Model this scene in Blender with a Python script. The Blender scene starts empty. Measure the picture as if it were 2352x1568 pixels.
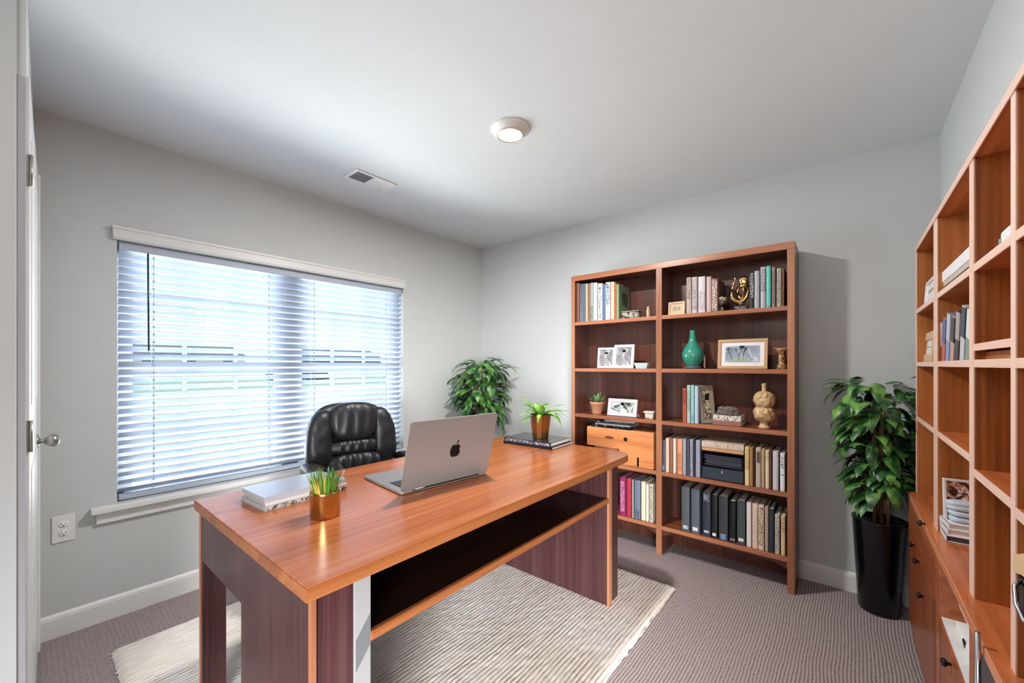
import bpy, bmesh, math, random
from mathutils import Vector, Matrix, Euler, noise
C = bpy.context.scene
COL = C.collection
PI = math.pi
# ------------------------------------------------------------------ camera, world, lights, exposure
F, CX, HY, CH = 930.0, 1176.0, 838.0, 1.27          # focal length in px, centre column, horizon row, eye height
YAW = math.atan((1945 - CX) / F)
cam = bpy.data.cameras.new('camera'); cam.sensor_width = 36; cam.lens = F / 2352 * 36
cam.shift_y = 54 / 2352; cam.clip_start = 0.02; cam.clip_end = 400
co = bpy.data.objects.new('camera', cam); COL.objects.link(co)
co.location = (0, 0, CH); co.rotation_euler = (PI / 2, 0, YAW - PI / 2)
C.camera = co
C.view_settings.view_transform = 'Standard'; C.view_settings.look = 'None'
C.view_settings.gamma = 1; C.view_settings.use_curve_mapping = False
C.view_settings.exposure = 0.3

w = bpy.data.worlds.new('sky'); C.world = w; w.use_nodes = True
nt = w.node_tree; nt.nodes.clear()
bg = nt.nodes.new('ShaderNodeBackground'); out = nt.nodes.new('ShaderNodeOutputWorld')
tc = nt.nodes.new('ShaderNodeTexCoord'); sp = nt.nodes.new('ShaderNodeSeparateXYZ'); cr = nt.nodes.new('ShaderNodeValToRGB')
nt.links.new(tc.outputs['Generated'], sp.inputs[0]); nt.links.new(sp.outputs['Z'], cr.inputs[0])
cr.color_ramp.elements[0].position = 0.0; cr.color_ramp.elements[0].color = (0.90, 0.95, 1, 1)
cr.color_ramp.elements[1].position = 0.6; cr.color_ramp.elements[1].color = (0.62, 0.80, 1, 1)
nt.links.new(cr.outputs[0], bg.inputs[0]); bg.inputs[1].default_value = 1.9
nt.links.new(bg.outputs[0], out.inputs[0])

def light(name, kind, loc, energy, color=(1, 1, 1), aim=None, **kw):
    l = bpy.data.lights.new(name, kind); l.energy = energy; l.color = color
    for k, v in kw.items(): setattr(l, k, v)
    o = bpy.data.objects.new(name, l); COL.objects.link(o); o.location = loc
    if aim is not None:
        o.rotation_euler = (Vector(aim) - Vector(loc)).to_track_quat('-Z', 'Y').to_euler()
    return o
# daylight falling in through the window, from the open sky outside
light('window_daylight', 'AREA', (1.17, 3.75, 1.45), 170, (0.90, 0.95, 1), aim=(1.25, 1.6, 1.1), shape='RECTANGLE', size=2.4, size_y=1.3)
# added area lamp imitating bounce off the paving, to brighten the ceiling
light('added_bounce_light', 'AREA', (1.17, 4.5, -0.15), 370, (1, 0.985, 0.97), aim=(1.17, 2.9, 1.25), shape='RECTANGLE', size=3.6, size_y=2.0)
# ceiling fixture, then an unseen fill lamp added in the hall behind the camera
light('ceiling_lamp_light', 'AREA', (1.541, 1.287, 2.385), 34, (1, 0.97, 0.93), aim=(1.541, 1.287, 0), shape='DISK', size=0.13)
light('hall_fill_light', 'AREA', (-0.75, 0.45, 2.2), 9, (1, 0.99, 0.97), aim=(1.3, 0.9, 1.3), shape='DISK', size=0.8)
# unseen low fill lamp added behind the camera to brighten floor and rug
light('floor_fill_light', 'AREA', (-1.6, -1.2, 0.75), 44, (0.97, 0.98, 1), aim=(1.5, 1.2, -0.25), shape='RECTANGLE', size=1.1, size_y=1.2, spread=math.radians(58))

# ------------------------------------------------------------------ colour and materials
def lin(c):
    if isinstance(c, str):
        c = [int(c[i:i + 2], 16) for i in (0, 2, 4)]
    r = []
    for v in c:
        v /= 255.0
        r.append(v / 12.92 if v <= 0.04045 else ((v + 0.055) / 1.055) ** 2.4)
    return (r[0], r[1], r[2], 1)
MATS = {}
def mat(key, col, rough=0.5, metal=0.0, spec=0.5, coat=0.0, emit=None, estr=1.0):
    if key in MATS: return MATS[key]
    m = bpy.data.materials.new(key); m.use_nodes = True
    b = m.node_tree.nodes['Principled BSDF']
    n = m.node_tree.nodes.new('ShaderNodeTexNoise'); n.inputs['Scale'].default_value = 14
    tcn = m.node_tree.nodes.new('ShaderNodeTexCoord'); m.node_tree.links.new(tcn.outputs['Object'], n.inputs['Vector'])
    mx = m.node_tree.nodes.new('ShaderNodeMix'); mx.data_type = 'RGBA'
    c = lin(col)
    mx.inputs['A'].default_value = tuple(v * 0.985 for v in c[:3]) + (1,)
    mx.inputs['B'].default_value = tuple(min(1, v * 1.015) for v in c[:3]) + (1,)
    m.node_tree.links.new(n.outputs['Fac'], mx.inputs['Factor']); m.node_tree.links.new(mx.outputs['Result'], b.inputs['Base Color'])
    b.inputs['Roughness'].default_value = rough; b.inputs['Metallic'].default_value = metal
    b.inputs['Specular IOR Level'].default_value = spec; b.inputs['Coat Weight'].default_value = coat
    b.inputs['Coat Roughness'].default_value = 0.08
    if emit:
        b.inputs['Emission Color'].default_value = lin(emit); b.inputs['Emission Strength'].default_value = estr
    MATS[key] = m
    return m
def nd(m, t): return m.node_tree.nodes.new(t)
def lk(m, a, b): m.node_tree.links.new(a, b)
def scaled_coord(m, scale, rot=(0, 0, 0)):
    t = nd(m, 'ShaderNodeTexCoord'); p = nd(m, 'ShaderNodeMapping')
    p.inputs['Scale'].default_value = scale; p.inputs['Rotation'].default_value = rot
    lk(m, t.outputs['Object'], p.inputs['Vector']); return p.outputs['Vector']
def ramp(m, fac, stops):
    r = nd(m, 'ShaderNodeValToRGB'); e = r.color_ramp.elements
    e[0].position, e[0].color = stops[0]; e[1].position, e[1].color = stops[-1]
    for p, c in stops[1:-1]:
        n = e.new(p); n.color = c
    lk(m, fac, r.inputs[0]); return r.outputs[0]
def wood(key, dark, mid, light_, axis='z', rough=0.3, fine=60, coat=0.0, spec=0.5):
    if key in MATS: return MATS[key]
    m = mat(key, mid, rough, coat=coat, spec=spec)
    b = m.node_tree.nodes['Principled BSDF']
    lo, hi = 1.2, fine
    s = {'x': (lo, hi, hi), 'y': (hi, lo, hi), 'z': (hi, hi, lo)}[axis]
    s2 = {'x': (0.5, 9, 9), 'y': (9, 0.5, 9), 'z': (9, 9, 0.5)}[axis]
    n1 = nd(m, 'ShaderNodeTexNoise'); n1.inputs['Scale'].default_value = 1; n1.inputs['Detail'].default_value = 4; n1.inputs['Roughness'].default_value = 0.65
    lk(m, scaled_coord(m, s), n1.inputs['Vector'])
    n2 = nd(m, 'ShaderNodeTexNoise'); n2.inputs['Scale'].default_value = 1; n2.inputs['Detail'].default_value = 3; n2.inputs['Distortion'].default_value = 0.6
    lk(m, scaled_coord(m, s2), n2.inputs['Vector'])
    a = nd(m, 'ShaderNodeMath'); a.operation = 'MULTIPLY'; a.inputs[1].default_value = 0.5; lk(m, n1.outputs['Fac'], a.inputs[0])
    c = nd(m, 'ShaderNodeMath'); c.operation = 'MULTIPLY_ADD'; c.inputs[1].default_value = 0.5; lk(m, n2.outputs['Fac'], c.inputs[0]); lk(m, a.outputs[0], c.inputs[2])
    o = ramp(m, c.outputs[0], [(0.36, lin(dark)), (0.5, lin(mid)), (0.66, lin(light_))])
    for l in list(b.inputs['Base Color'].links): m.node_tree.links.remove(l)
    lk(m, o, b.inputs['Base Color'])
    return m
def scribble(key, base, ink, scale=90, thr=0.53, rough=0.5, stretch=(1, 1, 1)):
    if key in MATS: return MATS[key]
    m = mat(key, base, rough); b = m.node_tree.nodes['Principled BSDF']
    n = nd(m, 'ShaderNodeTexNoise'); n.inputs['Scale'].default_value = scale; n.inputs['Detail'].default_value = 2.5; n.inputs['Distortion'].default_value = 1.2
    lk(m, scaled_coord(m, stretch), n.inputs['Vector'])
    o = ramp(m, n.outputs['Fac'], [(thr, lin(base)), (thr + 0.035, lin(ink))])
    for l in list(b.inputs['Base Color'].links): m.node_tree.links.remove(l)
    lk(m, o, b.inputs['Base Color'])
    return m
def bump(m, height_socket, strength=0.3, dist=0.002):
    bp = nd(m, 'ShaderNodeBump'); bp.inputs['Strength'].default_value = strength; bp.inputs['Distance'].default_value = dist
    lk(m, height_socket, bp.inputs['Height']); lk(m, bp.outputs['Normal'], m.node_tree.nodes['Principled BSDF'].inputs['Normal'])

M_WALL = mat('wall_paint', (203, 206, 205), 0.75, spec=0.25)
M_CEIL = mat('ceiling_paint', (217, 222, 224), 0.8, spec=0.2)
M_TRIM = mat('white_trim_paint', (232, 232, 230), 0.35)
M_DOOR = mat('door_paint', (226, 227, 228), 0.3)
M_JAMB = mat('shaded_jamb_grey', (168, 168, 172), 0.5)  # grey stands for the shade on the jamb
M_TOP = wood('desk_top_wood', (142, 78, 42), (164, 94, 54), (184, 116, 74), 'x', 0.2, 45, coat=0.0)
M_EDGE = wood('light_edge_wood', (112, 62, 32), (138, 80, 42), (158, 100, 58), 'x', 0.35, 40)
M_EDGEZ = wood('light_edge_wood_upright', (132, 82, 54), (164, 108, 76), (184, 128, 94), 'z', 0.35, 40)
M_EDGEY = wood('light_edge_wood_cross', (132, 78, 52), (162, 102, 72), (182, 122, 90), 'y', 0.32, 40)
M_DARK = wood('dark_desk_wood', (46, 24, 25), (64, 36, 37), (84, 54, 56), 'z', 0.28, 120)
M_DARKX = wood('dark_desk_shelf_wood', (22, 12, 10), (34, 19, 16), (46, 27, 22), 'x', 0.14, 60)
M_CASE = wood('dark_bookcase_wood', (66, 36, 28), (92, 52, 40), (114, 70, 56), 'z', 0.3, 110)
M_CASEY = wood('dark_bookcase_shelf_wood', (96, 46, 28), (126, 66, 42), (146, 84, 56), 'y', 0.2, 50)
M_CHER = wood('cherry_panel_wood', (126, 70, 28), (164, 96, 44), (186, 118, 62), 'z', 0.35, 90)
M_CHERX = wood('cherry_counter_wood', (156, 86, 46), (190, 108, 62), (206, 128, 80), 'x', 0.2, 40)
M_CHEDGE = wood('cherry_pale_edge', (226, 182, 160), (236, 198, 180), (242, 210, 194), 'z', 0.4, 40)
M_CHEDGEX = wood('cherry_pale_edge_cross', (226, 182, 160), (236, 198, 180), (242, 210, 194), 'x', 0.4, 40)
M_GOLD = mat('gold_metal', (206, 168, 110), 0.16, metal=1.0)
M_BLACKG = mat('black_gloss', (14, 14, 17), 0.12)
M_POT = mat('black_planter_glaze', (10, 11, 16), 0.18)
M_CHROME = mat('chrome', (200, 202, 206), 0.12, metal=1)
M_NICKEL = mat('satin_nickel', (176, 172, 166), 0.28, metal=1)
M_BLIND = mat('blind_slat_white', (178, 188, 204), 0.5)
M_WHITE = mat('white_plastic', (236, 236, 236), 0.35)
M_PAPER = mat('paper_edges', (226, 220, 208), 0.8)
M_LEATHER = mat('black_leather', (22, 23, 28), 0.42, spec=0.5)
M_SOIL = mat('potting_soil', (38, 26, 22), 0.95)
M_ALU = mat('laptop_aluminium', (138, 133, 130), 0.4, metal=0.4)

# ------------------------------------------------------------------ mesh helpers
class MB:
    def __init__(self): self.v = []; self.f = []; self.s = []; self.mi = []; self.mats = []
    def _m(self, m):
        if m is None: return 0
        if m not in self.mats: self.mats.append(m)
        return self.mats.index(m)
    def add(self, vs, fs, smooth=False, m=None):
        o = len(self.v); k = self._m(m)
        self.v += [tuple(p) for p in vs]
        for f in fs:
            self.f.append([i + o for i in f]); self.s.append(smooth); self.mi.append(k)
    def box(self, x0, x1, y0, y1, z0, z1, bev=0.0, m=None, mtx=None):
        if x0 > x1: x0, x1 = x1, x0
        if y0 > y1: y0, y1 = y1, y0
        if z0 > z1: z0, z1 = z1, z0
        bm = bmesh.new(); bmesh.ops.create_cube(bm, size=1)
        for v in bm.verts:
            v.co = Vector((x0 + (v.co.x + .5) * (x1 - x0), y0 + (v.co.y + .5) * (y1 - y0), z0 + (v.co.z + .5) * (z1 - z0)))
        if bev > 0:
            bev = min(bev, 0.45 * min(x1 - x0, y1 - y0, z1 - z0))
            bmesh.ops.bevel(bm, geom=bm.edges[:], offset=bev, segments=2, affect='EDGES', profile=0.6)
        self.bm(bm, False, m, mtx)
    def bm(self, bm, smooth=False, m=None, mtx=None):
        bm.verts.index_update()
        vs = [(mtx @ v.co) if mtx else v.co.copy() for v in bm.verts]
        self.add(vs, [[v.index for v in f.verts] for f in bm.faces], smooth, m); bm.free()
    def prism(self, pts, z0, z1, m=None, mtx=None, smooth=False):       # polygon in xy extruded in z
        n = len(pts)
        vs = [Vector((x, y, z0)) for x, y in pts] + [Vector((x, y, z1)) for x, y in pts]
        if mtx: vs = [mtx @ v for v in vs]
        self.add(vs, [list(range(n))[::-1], list(range(n, 2 * n))], False, m)
        self.add(vs, [[i, (i + 1) % n, (i + 1) % n + n, i + n] for i in range(n)], smooth, m)
    def lathe(self, prof, c=(0, 0, 0), n=32, m=None, sx=1, sy=1, cap=True, mtx=None, smooth=True):
        vs = []; fs = []
        for r, z in prof:
            for k in range(n):
                a = 2 * PI * k / n; vs.append(Vector((r * math.cos(a) * sx, r * math.sin(a) * sy, z)))
        for i in range(len(prof) - 1):
            for k in range(n):
                k2 = (k + 1) % n; fs.append([i * n + k, i * n + k2, (i + 1) * n + k2, (i + 1) * n + k])
        if cap:
            fs.append([k for k in range(n)][::-1]); fs.append([(len(prof) - 1) * n + k for k in range(n)])
        if mtx: vs = [mtx @ v for v in vs]
        vs = [v + Vector(c) for v in vs]
        self.add(vs, fs, smooth, m)
    def tube(self, pts, r, n=8, m=None, cap=True):
        pts = [Vector(p) for p in pts]; rs = r if isinstance(r, (list, tuple)) else [r] * len(pts)
        vs = []; fs = []; up = Vector((0, 0, 1))
        for i, p in enumerate(pts):
            d = (pts[min(i + 1, len(pts) - 1)] - pts[max(i - 1, 0)]).normalized()
            a = d.cross(up); a = a.normalized() if a.length > 1e-4 else Vector((1, 0, 0)); b = d.cross(a)
            for k in range(n):
                t = 2 * PI * k / n; vs.append(p + (a * math.cos(t) + b * math.sin(t)) * rs[i])
        for i in range(len(pts) - 1):
            for k in range(n):
                k2 = (k + 1) % n; fs.append([i * n + k, i * n + k2, (i + 1) * n + k2, (i + 1) * n + k])
        if cap: fs.append(list(range(n))[::-1]); fs.append([(len(pts) - 1) * n + k for k in range(n)])
        self.add(vs, fs, True, m)
    def pillow(self, c, s, e=4.0, n=14, fn=None, mtx=None, m=None):     # rounded box of half sizes s
        idx = {}; vs = []; fs = []
        def vert(p):
            key = tuple(round(q, 5) for q in p)
            if key not in idx:
                r = sum(abs(q) ** e for q in p) ** (1 / e)
                q = Vector(p) / r; u = q.copy()
                q = Vector((q.x * s[0], q.y * s[1], q.z * s[2]))
                if fn: q = fn(q, u)
                q = q + Vector(c)
                if mtx: q = mtx @ q
                idx[key] = len(vs); vs.append(q)
            return idx[key]
        for ax in range(3):
            for sg in (-1, 1):
                for i in range(n):
                    for j in range(n):
                        q = []
                        for a, b in ((i, j), (i + 1, j), (i + 1, j + 1), (i, j + 1)):
                            p = [0, 0, 0]; p[ax] = sg
                            p[(ax + 1) % 3] = math.tan((a / n * 2 - 1) * PI / 4); p[(ax + 2) % 3] = math.tan((b / n * 2 - 1) * PI / 4)
                            q.append(vert(p))
                        fs.append(q if sg > 0 else q[::-1])
        self.add(vs, fs, True, m)
    def build(self, name, material=None, parent=None, loc=None, rot=None):
        me = bpy.data.meshes.new(name); me.from_pydata(self.v, [], self.f)
        me.polygons.foreach_set('use_smooth', self.s)
        if self.mats:
            for mm in self.mats: me.materials.append(mm)
            me.polygons.foreach_set('material_index', self.mi)
        elif material: me.materials.append(material)
        me.update()
        o = bpy.data.objects.new(name, me); COL.objects.link(o)
        if parent: o.parent = parent
        if loc: o.location = loc
        if rot: o.rotation_euler = rot
        return o
def tag(o, label, cat, group=None, kind=None):
    o['label'] = label; o['category'] = cat
    if group: o['group'] = group
    if kind: o['kind'] = kind
    return o
def empty(name, loc=(0, 0, 0), rz=0.0, label=None, cat=None, group=None, kind=None):
    o = bpy.data.objects.new(name, None); COL.objects.link(o); o.location = loc; o.rotation_euler = (0, 0, rz)
    o.empty_display_size = 0.05
    if label: tag(o, label, cat, group, kind)
    return o
def box(name, m, x0, x1, y0, y1, z0, z1, bev=0.002, parent=None):
    b = MB(); b.box(x0, x1, y0, y1, z0, z1, bev); return b.build(name, m, parent)
# sight-line helpers: where the line through a picture column meets a real plane
def ang(px): return YAW - math.atan((px - CX) / F)
def on_x(px, x): return x * math.tan(ang(px))            # y on the plane x = const
def on_y(px, y): return y / math.tan(ang(px))            # x on the plane y = const
def depth(x, y): return x * math.cos(YAW) + y * math.sin(YAW)
def zat(py, x, y): return CH + (HY - py) * depth(x, y) / F
def at(px, py, z):
    d = (CH - z) * F / (py - HY); l = (px - CX) / F * d
    return (d * math.cos(YAW) + l * math.sin(YAW), d * math.sin(YAW) - l * math.cos(YAW))
# ------------------------------------------------------------------ the room
XB, YW, YR, H = 2.97, 2.85, -0.366, 2.44             # back wall, window wall, right wall, ceiling height
WX0, WX1, WZ0, WZ1 = 0.306, 2.025, 0.571, 1.905      # window opening
def struct(o, label, cat): return tag(o, label, cat, kind='structure')

M_CARPET = mat('ribbed_carpet', (112, 98, 98), 0.95, spec=0.1)
def carpet_nodes(m):
    b = m.node_tree.nodes['Principled BSDF']
    t = nd(m, 'ShaderNodeTexCoord')
    ns = nd(m, 'ShaderNodeTexNoise'); ns.inputs['Scale'].default_value = 3.0; ns.inputs['Detail'].default_value = 2
    lk(m, t.outputs['Object'], ns.inputs['Vector'])
    s = nd(m, 'ShaderNodeSeparateXYZ'); lk(m, t.outputs['Object'], s.inputs[0])
    def mth(op, a, b_=None, c=None):
        n = nd(m, 'ShaderNodeMath'); n.operation = op
        for i, v in enumerate((a, b_, c)):
            if v is None: continue
            if isinstance(v, (int, float)): n.inputs[i].default_value = v
            else: lk(m, v, n.inputs[i])
        return n.outputs[0]
    yy = mth('MULTIPLY_ADD', ns.outputs['Fac'], 0.03, s.outputs['Y'])
    rib = mth('SINE', mth('MULTIPLY', yy, 2 * PI / 0.0125))
    n2 = nd(m, 'ShaderNodeTexNoise'); n2.inputs['Scale'].default_value = 1; n2.inputs['Detail'].default_value = 1
    lk(m, scaled_coord(m, (90, 70, 1)), n2.inputs['Vector'])
    dash = mth('MULTIPLY', mth('SINE', mth('MULTIPLY', s.outputs['X'], 2 * PI / 0.017)), 0.14)
    h = mth('ADD', mth('ADD', rib, dash), mth('MULTIPLY', mth('SUBTRACT', n2.outputs['Fac'], 0.5), 1.6))
    n3 = nd(m, 'ShaderNodeTexNoise'); n3.inputs['Scale'].default_value = 420; n3.inputs['Detail'].default_value = 2
    lk(m, t.outputs['Object'], n3.inputs['Vector'])
    h2 = mth('MULTIPLY_ADD', n3.outputs['Fac'], 0.8, h)
    hh = mth('MULTIPLY_ADD', h2, 0.3, 0.45)
    o = ramp(m, hh, [(0.08, lin((74, 60, 58))), (0.42, lin((152, 139, 138))), (1.0, lin((178, 166, 165)))])
    for l in list(b.inputs['Base Color'].links): m.node_tree.links.remove(l)
    lk(m, o, b.inputs['Base Color']); bump(m, hh, 0.8, 0.004)
carpet_nodes(M_CARPET)
b = MB(); b.box(-2.6, XB, -2.2, YW, -0.06, 0); struct(b.build('floor', M_CARPET), 'taupe brown ribbed wall-to-wall carpet', 'carpet')
b = MB(); b.box(-2.6, XB + .15, -2.2, YW + .15, H, H + 0.06); struct(b.build('ceiling', M_CEIL), 'smooth white painted ceiling', 'ceiling')
b = MB(); b.box(XB, XB + 0.14, YR - 0.14, YW + 0.14, 0, H); struct(b.build('wall_back', M_WALL), 'light grey wall behind the dark bookcase', 'wall')
b = MB(); b.box(0.35, XB, YR - 0.14, YR, 0, H); struct(b.build('wall_right', M_WALL), 'light grey wall behind the built-in cherry shelves', 'wall')
# window wall, four pieces round the opening joined into one wall
b = MB()
YO = YW + 0.15
b.box(-0.5, WX0, YW, YO, 0, H); b.box(WX1, XB, YW, YO, 0, H)
b.box(WX0, WX1, YW, YO, WZ1, H); b.box(WX0, WX1, YW, YO, 0, WZ0)
struct(b.build('wall_window', M_WALL), 'light grey wall around the big window', 'wall')
# left wall: runs back from its end at the doorway where the camera stands
b = MB(); b.prism([(0.007, 1.80), (0.034, YW), (-0.5, YW), (-0.5, 1.80)], 0, H)
struct(b.build('wall_left', M_WALL), 'light grey wall end beside the white door', 'wall')
# hall behind the camera
b = MB(); b.box(-2.6, -0.5, YW - .6, YW - .46, 0, H); b.box(-2.74, -2.6, -2.2, YW - .46, 0, H); b.box(-2.6, 0.35, -2.34, -2.2, 0, H); b.box(0.35, 0.49, -2.2, YR - 0.14, 0, H)
struct(b.build('wall_hall', M_WALL), 'light wall of the hall outside the office', 'wall')
# door frame strips on the wall end and the door itself
b = MB(); b.box(-0.0100, 0.0063, 1.792, 1.80, 0, 2.085, 0.0015); struct(b.build('trim_1', M_JAMB), 'narrow jamb strip left of the white door, its shade painted grey', 'trim')
b = MB(); b.box(-0.2, -0.0102, 1.786, 1.80, 0, 2.30, 0.002); struct(b.build('trim_2', M_WALL), 'wide white door casing at the left edge', 'trim')
d = empty('door_1', (0.0075, 1.815, 0), 0)
struct(d, 'white door with satin knob on the left', 'door')
dang = math.atan2(0.0435 - 0.0135, 2.735 - 1.815)     # the leaf stands a touch ajar
R = Matrix.Rotation(-dang, 4, 'Z')
b = MB(); b.box(-0.02, 0.006, 0, 0.92, 0.02, 2.10, 0.002, mtx=R)
for (p0, p1, q0, q1) in ((0.10, 0.42, 1.15, 1.95), (0.50, 0.82, 1.15, 1.95), (0.10, 0.42, 0.25, 0.95), (0.50, 0.82, 0.25, 0.95)):
    b.box(0.0055, 0.0085, p0, p1, q0, q1, 0.002, mtx=R)
b.build('door_leaf', M_DOOR, d)
b = MB(); b.box(-0.02, 0.013, 0.90, 0.925, 0.02, 2.1, 0.003, mtx=R); b.build('door_stile', M_TRIM, d)
for z in (0.28, 1.065, 1.83):
    b = MB(); b.box(-0.0003, 0.0045, -0.003, 0.001, z - 0.045, z + 0.045, 0.0008)
    b.tube([(0.0085, -0.002, z - 0.045), (0.0085, -0.002, z + 0.045)], 0.004, 8)
    b.build('hinge', M_NICKEL, d)
kb = MB(); kz = 0.955
rotY = Matrix.Rotation(PI / 2, 4, 'Y')
kb.lathe([(0.0, 0), (0.030, 0.0), (0.031, 0.004), (0.024, 0.008), (0.010, 0.012), (0.009, 0.020), (0.016, 0.026), (0.026, 0.040), (0.027, 0.050), (0.020, 0.062), (0.0, 0.067)],
         c=(0.028, 0.75, kz), n=24, mtx=rotY)
kb.build('door_knob', M_NICKEL, d)

# baseboards
def baseboard(name, pts, label):
    b = MB()
    (x0, y0), (x1, y1), (nx, ny) = pts
    prof = [(0, 0), (0.014, 0), (0.014, 0.085), (0.011, 0.098), (0.004, 0.104), (0, 0.108)]
    vs = []
    for (x, y) in ((x0, y0), (x1, y1)):
        for p, z in prof: vs.append((x + nx * p, y + ny * p, z))
    n = len(prof)
    b.add(vs, [[i, (i + 1) % n, (i + 1) % n + n, i + n] for i in range(n)] + [list(range(n))[::-1], list(range(n, 2 * n))])
    struct(b.build(name, M_TRIM), label, 'baseboard')
baseboard('baseboard_window', ((0.034, YW), (XB, YW), (0, -1)), 'white baseboard under the window wall')
baseboard('baseboard_back', ((XB, YW - .014), (XB, YR), (-1, 0)), 'white baseboard along the back wall')

# window: frame, centre mullion, meeting rails, muntins, glass
win = empty('window_1', (0, 0, 0)); struct(win, 'wide twin window behind white blinds', 'window')
yg = YO - 0.035
M_VINYL = mat('white_window_vinyl', (240, 242, 245), 0.4)
b = MB()
xm = (WX0 + WX1) / 2 + 0.0
for a, c in ((WX0, WX0 + 0.04), (WX1 - 0.04, WX1), (xm - 0.055, xm + 0.055)): b.box(a, c, yg - 0.03, yg + 0.03, WZ0, WZ1, 0.004)
b.box(WX0, WX1, yg - 0.03, yg + 0.03, WZ0, WZ0 + 0.05, 0.004); b.box(WX0, WX1, yg - 0.03, yg + 0.03, WZ1 - 0.05, WZ1, 0.004)
b.build('window_frame', M_VINYL, win)
for x0, x1 in ((WX0 + 0.04, xm - 0.055), (xm + 0.055, WX1 - 0.04)):
    b = MB(); b.box(x0, x1, yg - 0.022, yg + 0.022, 1.215, 1.26, 0.003); b.box(x0, x0 + .03, yg - .02, yg + .02, WZ0 + .05, WZ1 - .05, .003); b.box(x1 - .03, x1, yg - .02, yg + .02, WZ0 + .05, WZ1 - .05, .003)
    s = b.build('window_sash', M_VINYL, win)
    b = MB()
    for k in (1, 2):
        xx = x0 + (x1 - x0) * k / 3; b.box(xx - 0.009, xx + 0.009, yg - 0.006, yg + 0.006, WZ0 + .05, 1.215); b.box(xx - 0.009, xx + 0.009, yg - 0.006, yg + 0.006, 1.26, WZ1 - .05)
    for zz in (0.90, 1.57): b.box(x0, x1, yg - 0.006, yg + 0.006, zz - .009, zz + .009)
    b.build('muntin_bars', M_VINYL, s)
M_GLASS = bpy.data.materials.new('window_glass'); M_GLASS.use_nodes = True
g = M_GLASS; g.node_tree.nodes.clear()
tr = nd(g, 'ShaderNodeBsdfTransparent'); gl = nd(g, 'ShaderNodeBsdfGlossy'); gl.inputs['Roughness'].default_value = 0.02
mx = nd(g, 'ShaderNodeMixShader'); fr = nd(g, 'ShaderNodeFresnel'); fr.inputs[0].default_value = 1.3
tr.inputs[0].default_value = (0.96, 0.99, 0.98, 1); og = nd(g, 'ShaderNodeOutputMaterial')
lk(g, fr.outputs[0], mx.inputs[0]); lk(g, tr.outputs[0], mx.inputs[1]); lk(g, gl.outputs[0], mx.inputs[2]); lk(g, mx.outputs[0], og.inputs[0])
for x0, x1 in ((WX0 + 0.04, xm - 0.055), (xm + 0.055, WX1 - 0.04)):
    b = MB(); b.box(x0, x1, yg - 0.002, yg + 0.002, WZ0 + .05, WZ1 - .05); b.build('window_glass', M_GLASS, win)
b = MB(); b.box(WX0 - 0.095, WX1 + 0.095, YW - 0.05, YW, WZ0 - 0.028, WZ0, 0.006); b.box(WX0, WX1, YW, YO - .07, WZ0 - 0.02, WZ0 + .001)
struct(b.build('trim_3', M_TRIM), 'white window stool board under the blinds', 'window sill')
b = MB(); b.box(WX0 - 0.075, WX1 + 0.075, YW - 0.018, YW, WZ0 - 0.085, WZ0 - 0.028, 0.004)
struct(b.build('trim_4', M_TRIM), 'white apron board below the window sill', 'trim')

# blinds
bl = empty('window_blind', ((WX0 + WX1) / 2, YW + 0.035, WZ1), 0, 'white horizontal slat blind hanging in the wide window', 'blind')
bx0, bx1 = WX0 + 0.008 - (WX0 + WX1) / 2, WX1 - 0.008 - (WX0 + WX1) / 2
b = MB()
b.box(bx0 - 0.026, bx1 + 0.012, -0.062, -0.036, 0.006, 0.058, 0.004); b.box(bx0 - 0.03, bx1 + 0.016, -0.068, -0.036, 0.050, 0.066, 0.004); b.box(bx0 - 0.024, bx1 + 0.01, -0.058, -0.036, 0.0, 0.008, 0.002)
b.build('valance', mat('valance_white', (222, 222, 220), 0.4), bl)
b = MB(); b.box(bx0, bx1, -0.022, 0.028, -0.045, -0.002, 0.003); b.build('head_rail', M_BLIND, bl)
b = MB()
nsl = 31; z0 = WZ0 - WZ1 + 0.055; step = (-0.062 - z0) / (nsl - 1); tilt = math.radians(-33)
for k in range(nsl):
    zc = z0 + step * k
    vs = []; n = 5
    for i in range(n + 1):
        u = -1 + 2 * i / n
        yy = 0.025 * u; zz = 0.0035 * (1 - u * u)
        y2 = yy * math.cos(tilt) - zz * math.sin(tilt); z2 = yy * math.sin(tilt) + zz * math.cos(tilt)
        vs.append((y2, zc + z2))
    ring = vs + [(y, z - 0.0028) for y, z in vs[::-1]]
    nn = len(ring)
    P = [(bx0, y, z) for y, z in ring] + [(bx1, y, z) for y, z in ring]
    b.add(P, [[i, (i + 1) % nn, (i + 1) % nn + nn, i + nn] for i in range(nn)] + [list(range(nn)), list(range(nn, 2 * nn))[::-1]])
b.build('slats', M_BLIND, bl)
b = MB(); b.box(bx0, bx1, -0.026, 0.026, z0 - 0.046, z0 - 0.022, 0.004); b.build('bottom_rail', M_BLIND, bl)
for px in (352, 616, 720, 884):
    xx = on_y(px, YW + 0.02) - (WX0 + WX1) / 2
    b = MB()
    for yy in (-0.027, 0.027): b.box(xx - 0.0012, xx + 0.0012, yy - 0.0008, yy + 0.0008, z0 - 0.03, -0.04)
    for k in range(nsl): b.box(xx - 0.005, xx + 0.005, -0.0285, -0.0265, z0 + step * k - 0.009, z0 + step * k - 0.001)
    b.build('ladder_cord', M_BLIND, bl)
xx = on_y(340, YW) - (WX0 + WX1) / 2
b = MB(); b.tube([(xx, -0.034, -0.045), (xx + 0.001, -0.036, -0.3), (xx + 0.003, -0.036, zat(806, on_y(340, YW), YW) - WZ1)], 0.0042, 8)
b.build('tilt_wand', mat('backlit_dark_wand', (22, 38, 62), 0.3), bl)  # wand's dark look against the backlight is put into its colour
xx = bx1 - 0.004
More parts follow.
